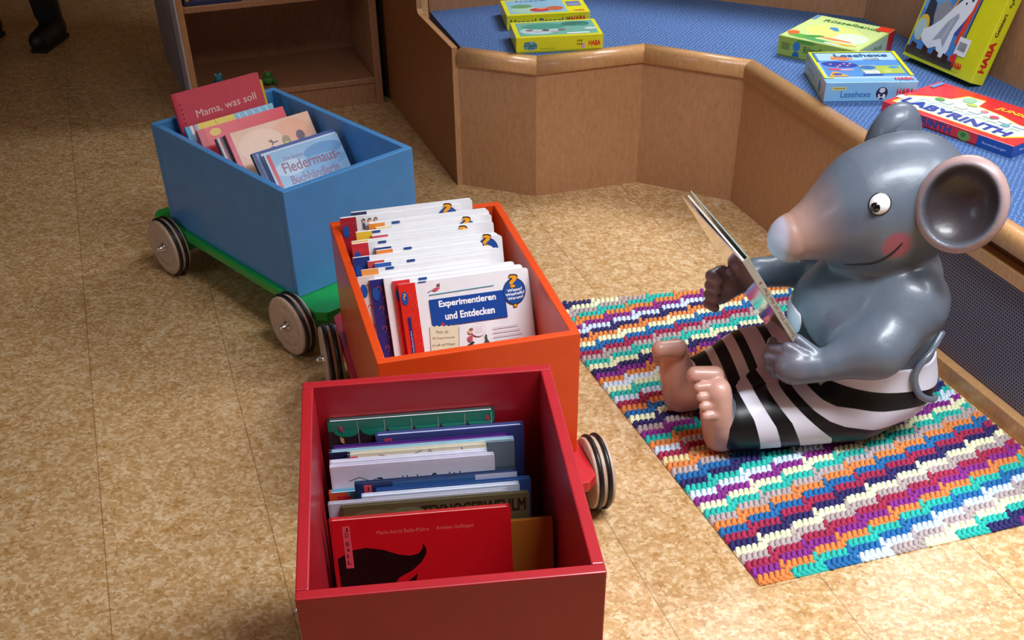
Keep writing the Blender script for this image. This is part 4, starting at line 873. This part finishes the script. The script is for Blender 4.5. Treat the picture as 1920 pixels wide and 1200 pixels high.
# ------------------------------------------------------------------ crochet rug
YARN = dict(o='E08A48', p='8A2A8C', r='A82850', g='B8A8A8', c='EEF0C8', n='2A2464', b='1C6CAC', t='28BCB0', w='D4E4F4', y='E4D49C')
SEQ = 'oprgcnrbogtcpwtnbgoyrwotpgncborwtcwopnctgrbconwpotgcnbropwt'
Q = [Vector((0.499, 1.655, 0)), Vector((1.262, 1.885, 0)), Vector((0.890, 2.925, 0)), Vector((0.085, 2.805, 0))]
def rug_pt(u, v):
    p = Q[0] * (1 - u) * (1 - v) + Q[1] * u * (1 - v) + Q[2] * u * v + Q[3] * (1 - u) * v
    return Vector((p.x, p.y, 0))
def build_rug():
    NR, NC, ST = 54, 62, 6
    sph = []; fac = []; m, n = 7, 4
    for i in range(n + 1):
        el = R(90 * i / n) 
        for k in range(m):
            az = 2 * math.pi * k / m; sph.append((math.cos(el) * math.cos(az), math.cos(el) * math.sin(az), math.sin(el)))
    for i in range(n):
        for k in range(m): fac.append((i * m + k, i * m + (k + 1) % m, (i + 1) * m + (k + 1) % m, (i + 1) * m + k))
    sph = np.array(sph); fac = np.array(fac)
    V = []; F_ = []; C = []; base = 0; rnd = random.Random(3)
    lin = {k: hexc(v) for k, v in YARN.items()}
    def blob(c, ax, ay, az, col):
        nonlocal base
        M3 = np.array([ax, ay, az]); pts = sph @ M3 + np.array(c); V.append(pts); F_.append(fac + base); C.append(np.tile(col, (len(fac), 1))); base += len(sph)
    for r_ in range(NR):
        for c in range(NC):
            step = (c + (2 if r_ % 2 else 0) // 2) // ST
            k = r_ - step
            ch = SEQ[k] if 0 <= k < len(SEQ) else 'tnbwgc'[(-k) % 6] if k < 0 else 'w'
            if k < 0: ch = 'otbwgctnpwo'[-k]
            col = np.array(lin[ch]) * rnd.uniform(.9, 1.06)
            wob = 0.006 * math.sin(c * 0.23 + r_ * .1)
            u = (c + .5) / NC; v = (r_ + .5) / NR
            p = rug_pt(u, v); du = (rug_pt(u + 1 / NC, v) - p); dv = (rug_pt(u, v + 1 / NR) - p)
            if (c % ST) == ST - 1: p = p + dv * 0.26                    # the band climbs at the end of each run
            if (c % ST) == 0 and c: p = p - dv * 0.10
            p = p + dv * (wob * 6)
            j = Vector((rnd.uniform(-1, 1), rnd.uniform(-1, 1), 0)) * .0006
            q = p + j
            # leaning hooked top, small eyelets left between the low bumps
            q1 = q + dv * 0.16
            blob((q1.x, q1.y, .0042), dv * 0.40 + du * 0.26, du * 0.42 - dv * .04, Vector((0, 0, .0058)), col)
            t_ = q + dv * 0.42 + du * 0.22
            blob((t_.x, t_.y, .0055), du * 0.48 + dv * .05, dv * 0.29, Vector((0, 0, .0062)), col)
            b_ = q - dv * 0.30 + du * 0.12
            blob((b_.x, b_.y, .0035), du * 0.46 - dv * .10, dv * 0.24 + du * .06, Vector((0, 0, .0052)), col)
            b_ = q - dv * 0.14 - du * 0.34
            blob((b_.x, b_.y, .0030), du * 0.22 + dv * .10, dv * 0.15, Vector((0, 0, .0040)), col)
    # closed backing sheet
    for r_ in range(NR):
        for c0 in range(0, NC, ST):
            k = r_ - c0 // ST; ch = SEQ[k] if 0 <= k < len(SEQ) else 'otbwgctnpwo'[-k]
            a, b = rug_pt(c0 / NC, r_ / NR), rug_pt(min(c0 + ST, NC) / NC, r_ / NR); d, e = rug_pt(min(c0 + ST, NC) / NC, (r_ + 1) / NR), rug_pt(c0 / NC, (r_ + 1) / NR)
            V.append(np.array([(*a.xy, .0038), (*b.xy, .0038), (*d.xy, .0038), (*e.xy, .0038), (*a.xy, .0005), (*b.xy, .0005), (*d.xy, .0005), (*e.xy, .0005)])); 
            F_.append(np.array([(0, 1, 2, 3), (0, 4, 5, 1), (1, 5, 6, 2), (2, 6, 7, 3), (3, 7, 4, 0)]) + base); C.append(np.tile(lin[ch], (5, 1))); base += 8
    V = np.concatenate(V); F_ = np.concatenate(F_); C = np.concatenate(C)
    o0 = np.array([Q[0].x, Q[0].y, 0]); V = V - o0
    me = bpy.data.meshes.new('crochet_rug'); me.vertices.add(len(V)); me.vertices.foreach_set('co', V.astype(np.float32).ravel())
    nf = len(F_); me.loops.add(nf * 4); me.loops.foreach_set('vertex_index', F_.astype(np.int32).ravel())
    me.polygons.add(nf); me.polygons.foreach_set('loop_start', np.arange(0, nf * 4, 4, dtype=np.int32))
    me.update(calc_edges=True); me.validate()
    at = me.color_attributes.new('yarn', 'FLOAT_COLOR', 'CORNER'); cc = np.concatenate([np.repeat(C, 4, axis=0), np.ones((nf * 4, 1))], axis=1)
    at.data.foreach_set('color', cc.astype(np.float32).ravel()); me.shade_smooth()
    o = mesh_obj('crochet_rug', me, mat_attr('yarn', 'yarn', rough=.85, bump=.25, bscale=900)); o.location = (Q[0].x, Q[0].y, 0)
    tag(o, 'crocheted rug with stepped multicoloured stripes under the mouse figure', 'rug')
build_rug()

# ------------------------------------------------------------------ smooth blended solids (for the carved figure and the visitor)
class Field:
    def __init__(s, lo, hi, h):
        s.lo = np.array(lo, float); s.h = h; s.n = (np.ceil((np.array(hi) - s.lo) / h)).astype(int) + 1
        s.ax = [s.lo[i] + h * np.arange(s.n[i]) for i in range(3)]; s.f = np.full(s.n, 0.08); s.log = []
    def box_(s, lo, hi):
        a = np.clip(np.floor((np.array(lo) - s.lo) / s.h).astype(int), 0, s.n); b = np.clip(np.ceil((np.array(hi) - s.lo) / s.h).astype(int) + 1, 0, s.n)
        return tuple(slice(x, y) for x, y in zip(a, b))
    def add(s, fn, lo, hi, k, sub=False):
        m = max(2 * k, .02) + .01; sl = s.box_(np.array(lo) - m, np.array(hi) + m)
        X, Y, Z = np.meshgrid(s.ax[0][sl[0]], s.ax[1][sl[1]], s.ax[2][sl[2]], indexing='ij', sparse=True)
        d = fn(X, Y, Z) + 0 * (X + Y + Z); f = s.f[sl]
        if sub:
            d = -d; h = np.clip(.5 - .5 * (f - d) / k, 0, 1) if k else None
            s.f[sl] = np.maximum(f, d) if not k else f * (1 - h) + d * h + k * h * (1 - h)
        elif k:
            h = np.clip(.5 + .5 * (d - f) / k, 0, 1); s.f[sl] = d * (1 - h) + f * h - k * h * (1 - h)
        else: s.f[sl] = np.minimum(f, d)
    def ball(s, c, r, k=.02, rot=None, sub=False):
        c = np.array(c, float); r = np.array(r if np.ndim(r) else (r,) * 3, float)
        Rm = np.eye(3) if rot is None else np.array(rot)                # rows: local axes
        def fn(X, Y, Z):
            dx, dy, dz = X - c[0], Y - c[1], Z - c[2]
            q = [(Rm[i, 0] * dx + Rm[i, 1] * dy + Rm[i, 2] * dz) for i in range(3)]
            k0 = np.sqrt(sum((q[i] / r[i]) ** 2 for i in range(3))); k1 = np.sqrt(sum((q[i] / r[i] ** 2) ** 2 for i in range(3))) + 1e-9
            return k0 * (k0 - 1) / k1
        R_ = r.max(); s.add(fn, c - R_, c + R_, k, sub)
    def cap(s, a, b, ra, rb, k=.02):
        a, b = np.array(a, float), np.array(b, float); d = b - a; L2 = d @ d
        def fn(X, Y, Z):
            t = np.clip(((X - a[0]) * d[0] + (Y - a[1]) * d[1] + (Z - a[2]) * d[2]) / L2, 0, 1)
            return np.sqrt((X - a[0] - t * d[0]) ** 2 + (Y - a[1] - t * d[1]) ** 2 + (Z - a[2] - t * d[2]) ** 2) - (ra + (rb - ra) * t)
        m = max(ra, rb); s.add(fn, np.minimum(a, b) - m, np.maximum(a, b) + m, k)
    def at(s, p):
        q = (np.array(p) - s.lo) / s.h; i = np.clip(np.floor(q).astype(int), 0, s.n - 2); t = q - i; v = 0
        for dx in (0, 1):
            for dy in (0, 1):
                for dz in (0, 1): v += s.f[i[0] + dx, i[1] + dy, i[2] + dz] * (t[0] if dx else 1 - t[0]) * (t[1] if dy else 1 - t[1]) * (t[2] if dz else 1 - t[2])
        return v
    def hit(s, p, d):
        """first surface point from p along d"""
        p = np.array(p, float); d = np.array(d, float) / np.linalg.norm(d)
        for _ in range(400):
            v = s.at(p)
            if v < .0004: break
            p = p + d * max(v * .6, .0004)
        g = np.array([s.at(p + e) - s.at(p - e) for e in np.eye(3) * .004]); return p, g / np.linalg.norm(g)
    def mesh(s, name):
        f = s.f; n = s.n; ins = f < 0
        c = np.zeros(n - 1, int)
        for dx in (0, 1):
            for dy in (0, 1):
                for dz in (0, 1): c += ins[dx:n[0] - 1 + dx, dy:n[1] - 1 + dy, dz:n[2] - 1 + dz]
        act = (c > 0) & (c < 8); idx = np.full(n - 1, -1); I = np.argwhere(act); idx[act] = np.arange(len(I))
        P = np.zeros((len(I), 3)); W_ = np.zeros(len(I))
        for ax in range(3):
            e = np.eye(3, dtype=int)[ax]; o1, o2 = [np.eye(3, dtype=int)[j] for j in range(3) if j != ax]
            for a in (0, 1):
                for b in (0, 1):
                    g0 = I + o1 * a + o2 * b; g1 = g0 + e
                    f0 = f[tuple(g0.T)]; f1 = f[tuple(g1.T)]; cr = (f0 < 0) != (f1 < 0); t = np.where(cr, f0 / np.where(cr, f0 - f1, 1), 0)
                    P += (g0 + e * t[:, None]) * cr[:, None]; W_ += cr
        P = P / W_[:, None] * s.h + s.lo
        quads = []
        for ax in range(3):
            e = np.eye(3, dtype=int)[ax]; j, k = [q for q in range(3) if q != ax]; oj, ok = np.eye(3, dtype=int)[j], np.eye(3, dtype=int)[k]
            hi = [slice(0, None)] * 3; lo_ = [slice(0, -1) if q == ax else slice(0, None) for q in range(3)]; hi_ = [slice(1, None) if q == ax else slice(0, None) for q in range(3)]
            A = ins[tuple(lo_)]; Bn = ins[tuple(hi_)]; X = np.argwhere(A != Bn)
            X = X[(X[:, j] > 0) & (X[:, k] > 0) & (X[:, j] < n[j] - 1) & (X[:, k] < n[k] - 1)]
            q = np.stack([idx[tuple((X - oj - ok).T)], idx[tuple((X - ok).T)], idx[tuple(X.T)], idx[tuple((X - oj).T)]], 1)
            fl = A[tuple(X.T)]
            if ax == 1: fl = ~fl
            q[~fl] = q[~fl][:, ::-1]; quads.append(q)
        Qd = np.concatenate(quads)
        me = bpy.data.meshes.new(name); me.vertices.add(len(P)); me.vertices.foreach_set('co', P.astype(np.float32).ravel())
        nf = len(Qd); me.loops.add(nf * 4); me.loops.foreach_set('vertex_index', Qd.astype(np.int32).ravel()); me.polygons.add(nf); me.polygons.foreach_set('loop_start', np.arange(0, nf * 4, 4, dtype=np.int32))
        me.update(calc_edges=True); me.validate(); me.shade_smooth(); return me, P
def vcol(me, name, C):
    at = me.color_attributes.new(name, 'FLOAT_COLOR', 'POINT'); at.data.foreach_set('color', np.concatenate([C, np.ones((len(C), 1))], 1).astype(np.float32).ravel())

# ------------------------------------------------------------------ seated mouse figure; local axes: x forward, y its left, z up
mouse = thing('mouse_figure', 'seated grey mouse sculpture in black and white striped trousers, on the crochet rug', 'sculpture', (0.95, 2.265, 0.009), R(188))
VX = 0.0036
Fd = Field((-.10, -.32, -.01), (.68, .30, .74), VX)
def legs(F_, g=0.0, k=.03):
    F_.ball((.115, 0, .115), (.155 + g, .150 + g, .115 + g), k)
    F_.cap((.17, .072, .088), (.450, .078, .066), .088 + g, .062 + g, k)
    F_.cap((.19, -.060, .135), (.37, -.085, .100), .105 + g, .088 + g, k)
    F_.cap((.37, -.085, .098), (.50, -.088, .068), .086 + g, .061 + g, k)
def trunk(F_, g=0.0):
    F_.ball((.130, 0, .215), (.145 + g, .142 + g, .13 + g), .04)
    F_.ball((.162, -.005, .285), (.160 + g, .138 + g, .130 + g), .04)
    F_.ball((.125, 0, .365), (.120 + g, .128 + g, .090 + g), .04)
legs(Fd); trunk(Fd)
for s in (1, -1): Fd.ball((.115, .110 * s, .360), (.070, .052, .062), .04)
Fd.cap((.130, 0, .38), (.140, 0, .46), .098, .092, .03)
# head and snout
Fd.ball((.120, 0, .542), (.130, .130, .132), .03)
Fd.ball((.195, 0, .535), (.115, .108, .112), .05)
Fd.cap((.215, 0, .516), (.350, 0, .474), .103, .050, .04)
Fd.ball((.360, 0, .469), (.043, .042, .043), .015)
for s in (1, -1): Fd.ball((.165, .070 * s, .480), (.06, .048, .052), .03)
# near arm
Fd.cap((.105, .118, .345), (.190, .160, .280), .068, .056, .04)
Fd.cap((.190, .160, .280), (.300, .143, .240), .054, .035, .04)
Fd.ball((.345, .125, .234), (.054, .042, .042), .02)
for a, b, z, a2, b2, z2, r in ((.372, .113, .266, .394, .085, .262, .0140), (.374, .115, .246, .400, .085, .240, .0140), (.370, .115, .225, .394, .087, .218, .0135), (.358, .115, .206, .380, .090, .198, .0130)):
    Fd.cap((a, b, z), (a2, b2, z2), r, r * .9, .006)
    Fd.cap((a2, b2, z2), (a2 - .008, b2 - .024, z2 - .002), r * .9, r * .8, .004)
Fd.cap((.318, .132, .268), (.350, .108, .290), .0140, .0115, .006)
Fd.cap((.338, .138, .262), (.372, .112, .276), .0140, .0120, .004)
# far arm
Fd.cap((.135, -.120, .345), (.215, -.200, .292), .056, .046, .035)
Fd.cap((.215, -.200, .292), (.345, -.185, .295), .046, .032, .03)
Fd.cap((.345, -.185, .295), (.420, -.168, .285), .031, .035, .02)
Fd.ball((.435, -.165, .280), (.034, .022, .046), .015)
for i in range(4):
    z = .316 - .0235 * i; r = .0135 - .0006 * i
    Fd.cap((.440, -.172, z), (.466, -.158, z - .003), r, r, .006); Fd.cap((.466, -.158, z - .003), (.456, -.134, z - .003), r, r * .9, .003)
Fd.cap((.405, -.150, .318), (.432, -.132, .334), .013, .0105, .008)
# feet, soles forward, toes up
for fx, fy, s in ((.486, .082, 1), (.536, -.088, -1)):
    Fd.cap((fx, fy, .036), (fx + .014, fy, .105), .036, .033, .02)
    Fd.cap((fx + .014, fy, .105), (fx + .022, fy + .004 * s, .160), .033, .029, .015)
    Fd.ball((fx + .014, fy + .006 * s, .110), (.028, .043, .075), .02)
    Fd.cap((fx - .045, fy, .066), (fx - .01, fy, .060), .045, .034, .02)
    Fd.cap((fx + .022, fy - .022 * s, .186), (fx + .066, fy - .026 * s, .190), .0215, .0190, .006)
    for i in range(4):
        b = fy + s * (.002 + .0110 * i); zz = .176 - .0185 * i
        Fd.cap((fx + .020, b, zz), (fx + .066 - .005 * i, b + s * .002, zz), .0122, .0105, .0018)
me, Pm = Fd.mesh('mouse_body')
G0c, PK, PKl, NT, BR = [np.array(hexc(c)) for c in ('5E6876', 'A88276', 'C8998A', 'B4ACBC', '86808A')]
def mixc(a, b, t): t = np.clip(t, 0, 1)[:, None]; return a * (1 - t) + b * t
x, y, z = Pm.T
Cc = np.tile(G0c, (len(Pm), 1))
hd = (z > .40) & (x > .20)
t = np.clip((x - .270 + .12 * (.50 - z)) / .08, 0, 1) * hd; Cc = mixc(Cc, PK, t)
t = np.clip((x - .372) / .012, 0, 1) * hd; Cc = mixc(Cc, NT, t)
ft = np.clip((x - (.486 - .12 * y)) / .01, 0, 1) * (z < .235) * ~((y < -.11) & (x < .50) & (z > .235)); Cc = mixc(Cc, PKl, ft)
fh = np.clip((x - .385) / .04, 0, 1) * (y < -.10) * (z > .228) * (z < .37); Cc = mixc(Cc, BR, fh)
nh = np.clip((x - .33) / .03, 0, 1) * (y > -.02) * (z > .17) * (z < .30) * (x < .42); Cc = mixc(Cc, np.array(hexc('646470')), nh)
cp, cn = Fd.hit((.180, .30, .498), (0, -1, 0))
dd = np.linalg.norm((Pm - cp), axis=1); Cc = mixc(Cc, np.array(hexc('94485A')), (1 - np.clip((dd - .024) / .010, 0, 1)) * (y > 0))
cp2 = cp * np.array([1, -1, 1]); dd = np.linalg.norm((Pm - cp2), axis=1); Cc = mixc(Cc, np.array(hexc('94485A')), (1 - np.clip((dd - .024) / .010, 0, 1)) * (y < 0))
vcol(me, 'paint', Cc)
MP = mat_attr('mouse_paint', 'paint', rough=.40, coat=.22, bump=.55, bscale=18)
mesh_obj('body', me, MP, mouse)
# trousers
Ft = Field((-.08, -.20, -.01), (.56, .20, .36), .0038)
legs(Ft, .0035)
trunk(Ft, .0035)
def waist(X, Y, Z): return (Z - (.212 + .12 * np.clip(X - .14, -.2, .0) + .62 * np.clip(X - .17, 0, .2) * (1 - np.clip((Y - .03) / .09, 0, 1))))
X, Y, Z = np.meshgrid(*Ft.ax, indexing='ij', sparse=True)
Ft.f = np.maximum(Ft.f, np.maximum(waist(X, Y, Z), X - (.4985 - .12 * Y) + 0 * Z))
me, Pt = Ft.mesh('trousers')
def gx(pts, xx): xs = [p[0] for p in sorted(pts)]; zs = [p[1] for p in sorted(pts)]; return np.interp(xx, xs, zs)
def graph_a(pts):                                                    # boundary given as height over x, foot side below/in front
    xe = max(p[0] for p in pts); return lambda x, z: np.maximum(gx(pts, np.minimum(x, xe)) - z, (x - xe))
def graph_z(pts): return lambda x, z: x - np.interp(z, [p[1] for p in pts][::-1], [p[0] for p in pts][::-1])
HG = graph_a([(-.035, .120), (.072, .151), (.148, .159), (.205, .165), (.254, .171), (.281, .182)])
GF = graph_a([(-.03, .085), (.057, .106), (.138, .115), (.206, .125), (.246, .130), (.274, .141), (.317, .169)])
FE = graph_a([(-.03, .050), (.07, .061), (.148, .066), (.222, .083), (.259, .099), (.294, .122), (.350, .169)])
ED = graph_z([(.390, .170), (.364, .157), (.322, .118), (.245, .049), (.230, .008)])
DC = graph_z([(.399, .163), (.344, .098), (.297, .0)])
CB = graph_z([(.423, .155), (.380, .091), (.346, .003)])
BA = graph_z([(.455, .150), (.429, .107), (.397, .007)])
x, y, z = Pt.T
def par(fs): return np.prod([np.clip(f / .012, -1, 1) for f in fs], axis=0)
near = par([HG(x, z), GF(x, z), FE(x, z), ED(x, z), DC(x, z), CB(x, z), BA(x, z)])      # positive after an odd.. see sign below
near = -near                                                           # seven boundaries: foot end (all positive) is black
sl = .38 * (z - .11)
far = -par([x - (a0 + sl) for a0 in (.305, .326, .366, .388, .414, .443, .463)])
farw = (x > .13) * (y < -.004) * 1.0
val = np.where(farw > .5, far, near)
at = me.attributes.new('stripe', 'FLOAT', 'POINT'); at.data.foreach_set('value', val.astype(np.float32))
m, nn, ll, p = new_mat('striped_trousers')
a = N(nn, 'ShaderNodeAttribute'); a.attribute_name = 'stripe'
mr = N(nn, 'ShaderNodeMapRange'); mr.inputs[1].default_value = -.06; mr.inputs[2].default_value = .06; ll.new(a.outputs['Fac'], mr.inputs[0])
mk = N(nn, 'ShaderNodeMix', data_type='RGBA'); ll.new(mr.outputs[0], mk.inputs[0]); mk.inputs[6].default_value = (*hexc('0C0B0E'), 1); mk.inputs[7].default_value = (*hexc('DCD8E4'), 1)
ll.new(mk.outputs[2], p.inputs['Base Color']); p.inputs['Roughness'].default_value = .42; p.inputs['Coat Weight'].default_value = .08; p.inputs['Coat Roughness'].default_value = .3; p.inputs['Specular IOR Level'].default_value = .35
mesh_obj('striped_trousers', me, m, mouse)
# ears
def ear(s, c, nrm, label, sc=1.0):
    nrm = Vector(nrm).normalized(); upa = (Vector((0, 0, 1)) - nrm * nrm.z).normalized(); sx_ = upa.cross(nrm)
    Rm = np.array([sx_, upa, nrm]); F2 = Field(np.array(c) - .14, np.array(c) + .14, .0040); c = np.array(c); nn_ = np.array(nrm)
    th_ = .042 if s > 0 else .052
    wd_ = sc if s > 0 else sc * .84
    F2.ball(c, (.088 * wd_, .094 * sc, th_), .0, Rm)
    F2.cap(np.array((.100, .085 * s, .555)), c - (c - np.array((.10, .085 * s, .555))) * .35 - nn_ * .012, .036, .034, .02)
    F2.ball(c + nn_ * (.036 if s > 0 else .050), (.072 * wd_, .078 * sc, .058), .008, Rm, sub=True)
    me, P = F2.mesh('ear')
    rel = P - c; dn = rel @ nn_; rr = np.sqrt((rel @ Rm[0]) ** 2 / (.088 * sc) ** 2 + (rel @ Rm[1]) ** 2 / (.094 * sc) ** 2)
    C_ = np.tile(G0c, (len(P), 1)); C_ = mixc(C_, np.array(hexc('B4938E')), np.clip((rr - .80) / .12, 0, 1) * .9 * (dn > .004) * (s > 0))
    inner = np.clip((.84 - rr) / .12, 0, 1) * (dn > -.030) * (rr < .86) ; C_ = mixc(C_, np.array(hexc('3C3438')), inner)  # inside darkened: brown pigment plus shade put into the colour
    vcol(me, 'paint', C_); o = mesh_obj('ear', me, MP, mouse); o['label'] = label
ear(1, (.086, .165, .596), (.62, .74, .20), 'near ear, cupped, with pinkish rim and dark inside')
ear(-1, (.100, -.150, .608), (.35, -.90, .22), 'far ear, seen from its back', .84)
# eyes
WHT = flat('F2F2F2', rough=.15, coat=.6, key='eye'); BLK = flat('08080A', rough=.12, coat=.6, key='pupil')
for s in (1, -1):
    hp, hn = Fd.hit((.226, .25 * s, .582), (0, -1 * s, 0))
    bm = bmesh.new(); c = Vector(hp) - Vector(hn) * .010
    bmesh.ops.create_uvsphere(bm, u_segments=28, v_segments=18, radius=.0225, matrix=Matrix.Translation(c)); e = obj('eye', bm, WHT, mouse, True)
    dirp = (Vector(hn) + Vector((.55, 0, -.42))).normalized()
    bm = bmesh.new(); bmesh.ops.create_uvsphere(bm, u_segments=20, v_segments=12, radius=.0118, matrix=Matrix.Translation(c + dirp * .0142)); obj('pupil', bm, BLK, e, True)
    bm = bmesh.new(); q = Vector(hn).to_track_quat('Z', 'Y').to_matrix().to_4x4()
    torus(bm, 0, .0205, .0018, n=36, m=6); bm.transform(Matrix.Translation(Vector(hp) - Vector(hn) * .0015) @ q @ Matrix.Rotation(R(90), 4, 'Y')); obj('eye_outline', bm, BLK, e, True)
# painted smile, one line per side meeting under the snout
for sg in (1, -1):
    pts = []
    for a, z_ in ((.170, .506), (.182, .488), (.198, .468), (.216, .450), (.236, .436), (.252, .430)):
        hp, hn = Fd.hit((a, .25 * sg, z_), (0, -1 * sg, 0)); pts.append(Vector(hp))
    sp = spline(pts, 6); nr = len(sp)
    bm = bmesh.new(); tube(bm, sp, [.0008 + .0019 * math.sin(math.pi * i / (nr - 1)) ** .6 for i in range(nr)], 8); obj('mouth_line', bm, flat('1A1416', key='mouth'), mouse)
# tail curling on the side of the trousers
tp = []
for a, b0, z_ in ((-.010, .085, .252), (.045, .13, .238), (.075, .15, .212), (.078, .15, .180), (.055, .15, .140), (.010, .13, .112), (-.012, .11, .104)):
    g0 = Vector((a, b0, z_)); ctr = np.array((.115, 0, z_)); dr = ctr - np.array(g0)
    hp, hn = Fd.hit(np.array(g0) - dr / np.linalg.norm(dr) * .10, dr); tp.append(Vector(hp) + Vector(hn) * .011)
bm = bmesh.new(); sp = spline(tp, 6); tube(bm, sp, [.0085 - .003 * abs(i / len(sp) - .5) for i in range(len(sp))], 12); obj('tail', bm, flat('66707E', rough=.3, coat=.4, key='tail'), mouse)

# the picture book the figure holds
mm = Matrix.Translation((0.95, 2.265, 0.009)) @ Matrix.Rotation(R(188), 4, 'Z')
Tt, Ss, Bb = Vector((.545, -.16, .511)), Vector((.509, .14, .499)), Vector((.272, .098, .158))
wv = Tt - Ss; Wb = wv.length; wv.normalize(); hv = Ss - Bb; hv = hv - wv * hv.dot(wv); Hb = hv.length; hv.normalize(); nv = wv.cross(hv)   # back of board normal
if nv.x > 0: nv = -nv                                                # thickness grows toward the mouse
ogn = Ss - hv * Hb
BM = mm @ Matrix(((wv.x, nv.x, hv.x, ogn.x), (wv.y, nv.y, hv.y, ogn.y), (wv.z, nv.z, hv.z, ogn.z), (0, 0, 0, 1)))
t = thing('picture_book', 'thin glossy picture book held open a crack in the paws of the mouse', 'book', mat=BM)
Tk = .013
gl = flat('B9A2A4', rough=.06, coat=1.0, key='gloss')
bm = bmesh.new(); bx(bm, .002, Wb, 0, .0022, 0, Hb, bevel=.0008); bm.transform(Matrix.Rotation(R(-1.5), 4, 'Z')); obj('front_board', bm, gl, t)
bm = bmesh.new(); bx(bm, .002, Wb, Tk, Tk + .0022, 0, Hb, bevel=.0008); obj('back_board', bm, flat('A8C8CC', rough=.2, coat=.5, key='bb'), t)
bm = bmesh.new(); bx(bm, 0, .0025, 0, Tk + .0022, 0, Hb, bevel=.0008); obj('spine', bm, flat('A4A49C', rough=.25, coat=.5, key='sp'), t)
bm = bmesh.new(); bx(bm, .004, Wb - .004, .0026, .0062, .003, Hb - .003); obj('pages', bm, flat('E4E2DC', rough=.6), t)
p = Print(.2); p.text('Stimmt! Wer ist das Tier', .17, .003, .16, .0075, '5C4C44'); p.ell(.345, .007, .003, .003, 'A03038'); p.done('spine_print', t, frame((0, Tk + .0022, 0), (0, 0, 1), (0, -1, 0), (-1, 0, 0)))

# ------------------------------------------------------------------ visitor at the far left, only a dark boot in view
vis = thing('person', 'person in black trousers and black ankle boots standing at the far left', 'person', (-2.13, 5.235, 0), R(262))
Fp = Field((-.45, -.45, -.02), (.45, .45, 1.80), .014)
for s in (1, -1):
    Fp.cap((0, .15 * s, .12), (.02, .135 * s, .48), .048, .062, .02); Fp.cap((.02, .135 * s, .48), (0, .10 * s, .90), .066, .095, .03)
Fp.ball((0, 0, .95), (.13, .18, .14), .04); Fp.ball((0, 0, 1.15), (.12, .17, .22), .05); Fp.ball((0, 0, 1.36), (.11, .20, .12), .05)
Fp.cap((0, 0, 1.42), (.01, 0, 1.52), .055, .052, .02); Fp.ball((.02, 0, 1.62), (.095, .075, .115), .02); Fp.ball((.115, 0, 1.61), (.02, .014, .022), .01)
for s in (1, -1):
    Fp.cap((0, .20 * s, 1.38), (-.02, .25 * s, 1.10), .052, .042, .03); Fp.cap((-.02, .25 * s, 1.10), (.06, .26 * s, .86), .040, .028, .02); Fp.ball((.075, .26 * s, .80), (.040, .018, .048), .015)
    for i in range(4): Fp.cap((.052 + .016 * i, .26 * s, .77), (.058 + .017 * i, .255 * s, .715 + .006 * abs(i - 1.5)), .009, .008, .004)
    Fp.cap((.10, .255 * s, .81), (.118, .245 * s, .765), .010, .009, .006)
    Fp.ball((.02, .075 * s, 1.61), (.018, .010, .028), .008)
me, Pp = Fp.mesh('person_body')
Cc = np.tile(np.array(hexc('15161A')), (len(Pp), 1)); sk = np.array(hexc('C8987C'))
x, y, z = Pp.T; Cc = mixc(Cc, sk, ((z > 1.49) | ((z < .84) & (np.abs(y) > .21) & (z > .68))).astype(float)); Cc = mixc(Cc, np.array(hexc('22262E')), ((z > .88) & (z < 1.49) & (z > .84)).astype(float))
vcol(me, 'paint', Cc); mesh_obj('body', me, mat_attr('visitor_clothes', 'paint', rough=.8), vis)
bm = bmesh.new(); bmesh.ops.create_uvsphere(bm, u_segments=24, v_segments=16, radius=1, matrix=Matrix.Translation((.0, 0, 1.66)) @ Matrix.Diagonal((.105, .088, .095, 1))); obj('hair', bm, flat('3A2A20', rough=.7), vis, True)
for s, st in ((1, -.03), (-1, -.03)):
    F3 = Field((-.35, .15 * s - .10, -.01), (.30, .15 * s + .10, .30), .005)
    F3.cap((st, .15 * s, .10), (st + .02, .15 * s, .24), .050, .060, .01); F3.cap((st, .15 * s, .055), (st + .15, .15 * s, .042), .048, .040, .03); F3.ball((st - .03, .15 * s, .05), (.045, .042, .05), .02)
    X, Y, Z = np.meshgrid(*F3.ax, indexing='ij', sparse=True); F3.f = np.maximum(F3.f, np.maximum(.006 - Z, Z - .25) + 0 * X + 0 * Y)
    me, _ = F3.mesh('boot'); b = mesh_obj('boot', me, flat('0E0E10', rough=.45, key='boot'), vis)
    bm = bmesh.new(); bx(bm, st - .065, st + .175, .15 * s - .036, .15 * s + .036, 0, .018, bevel=.006); obj('sole', bm, flat('1C1A18', rough=.7, key='sole'), b)
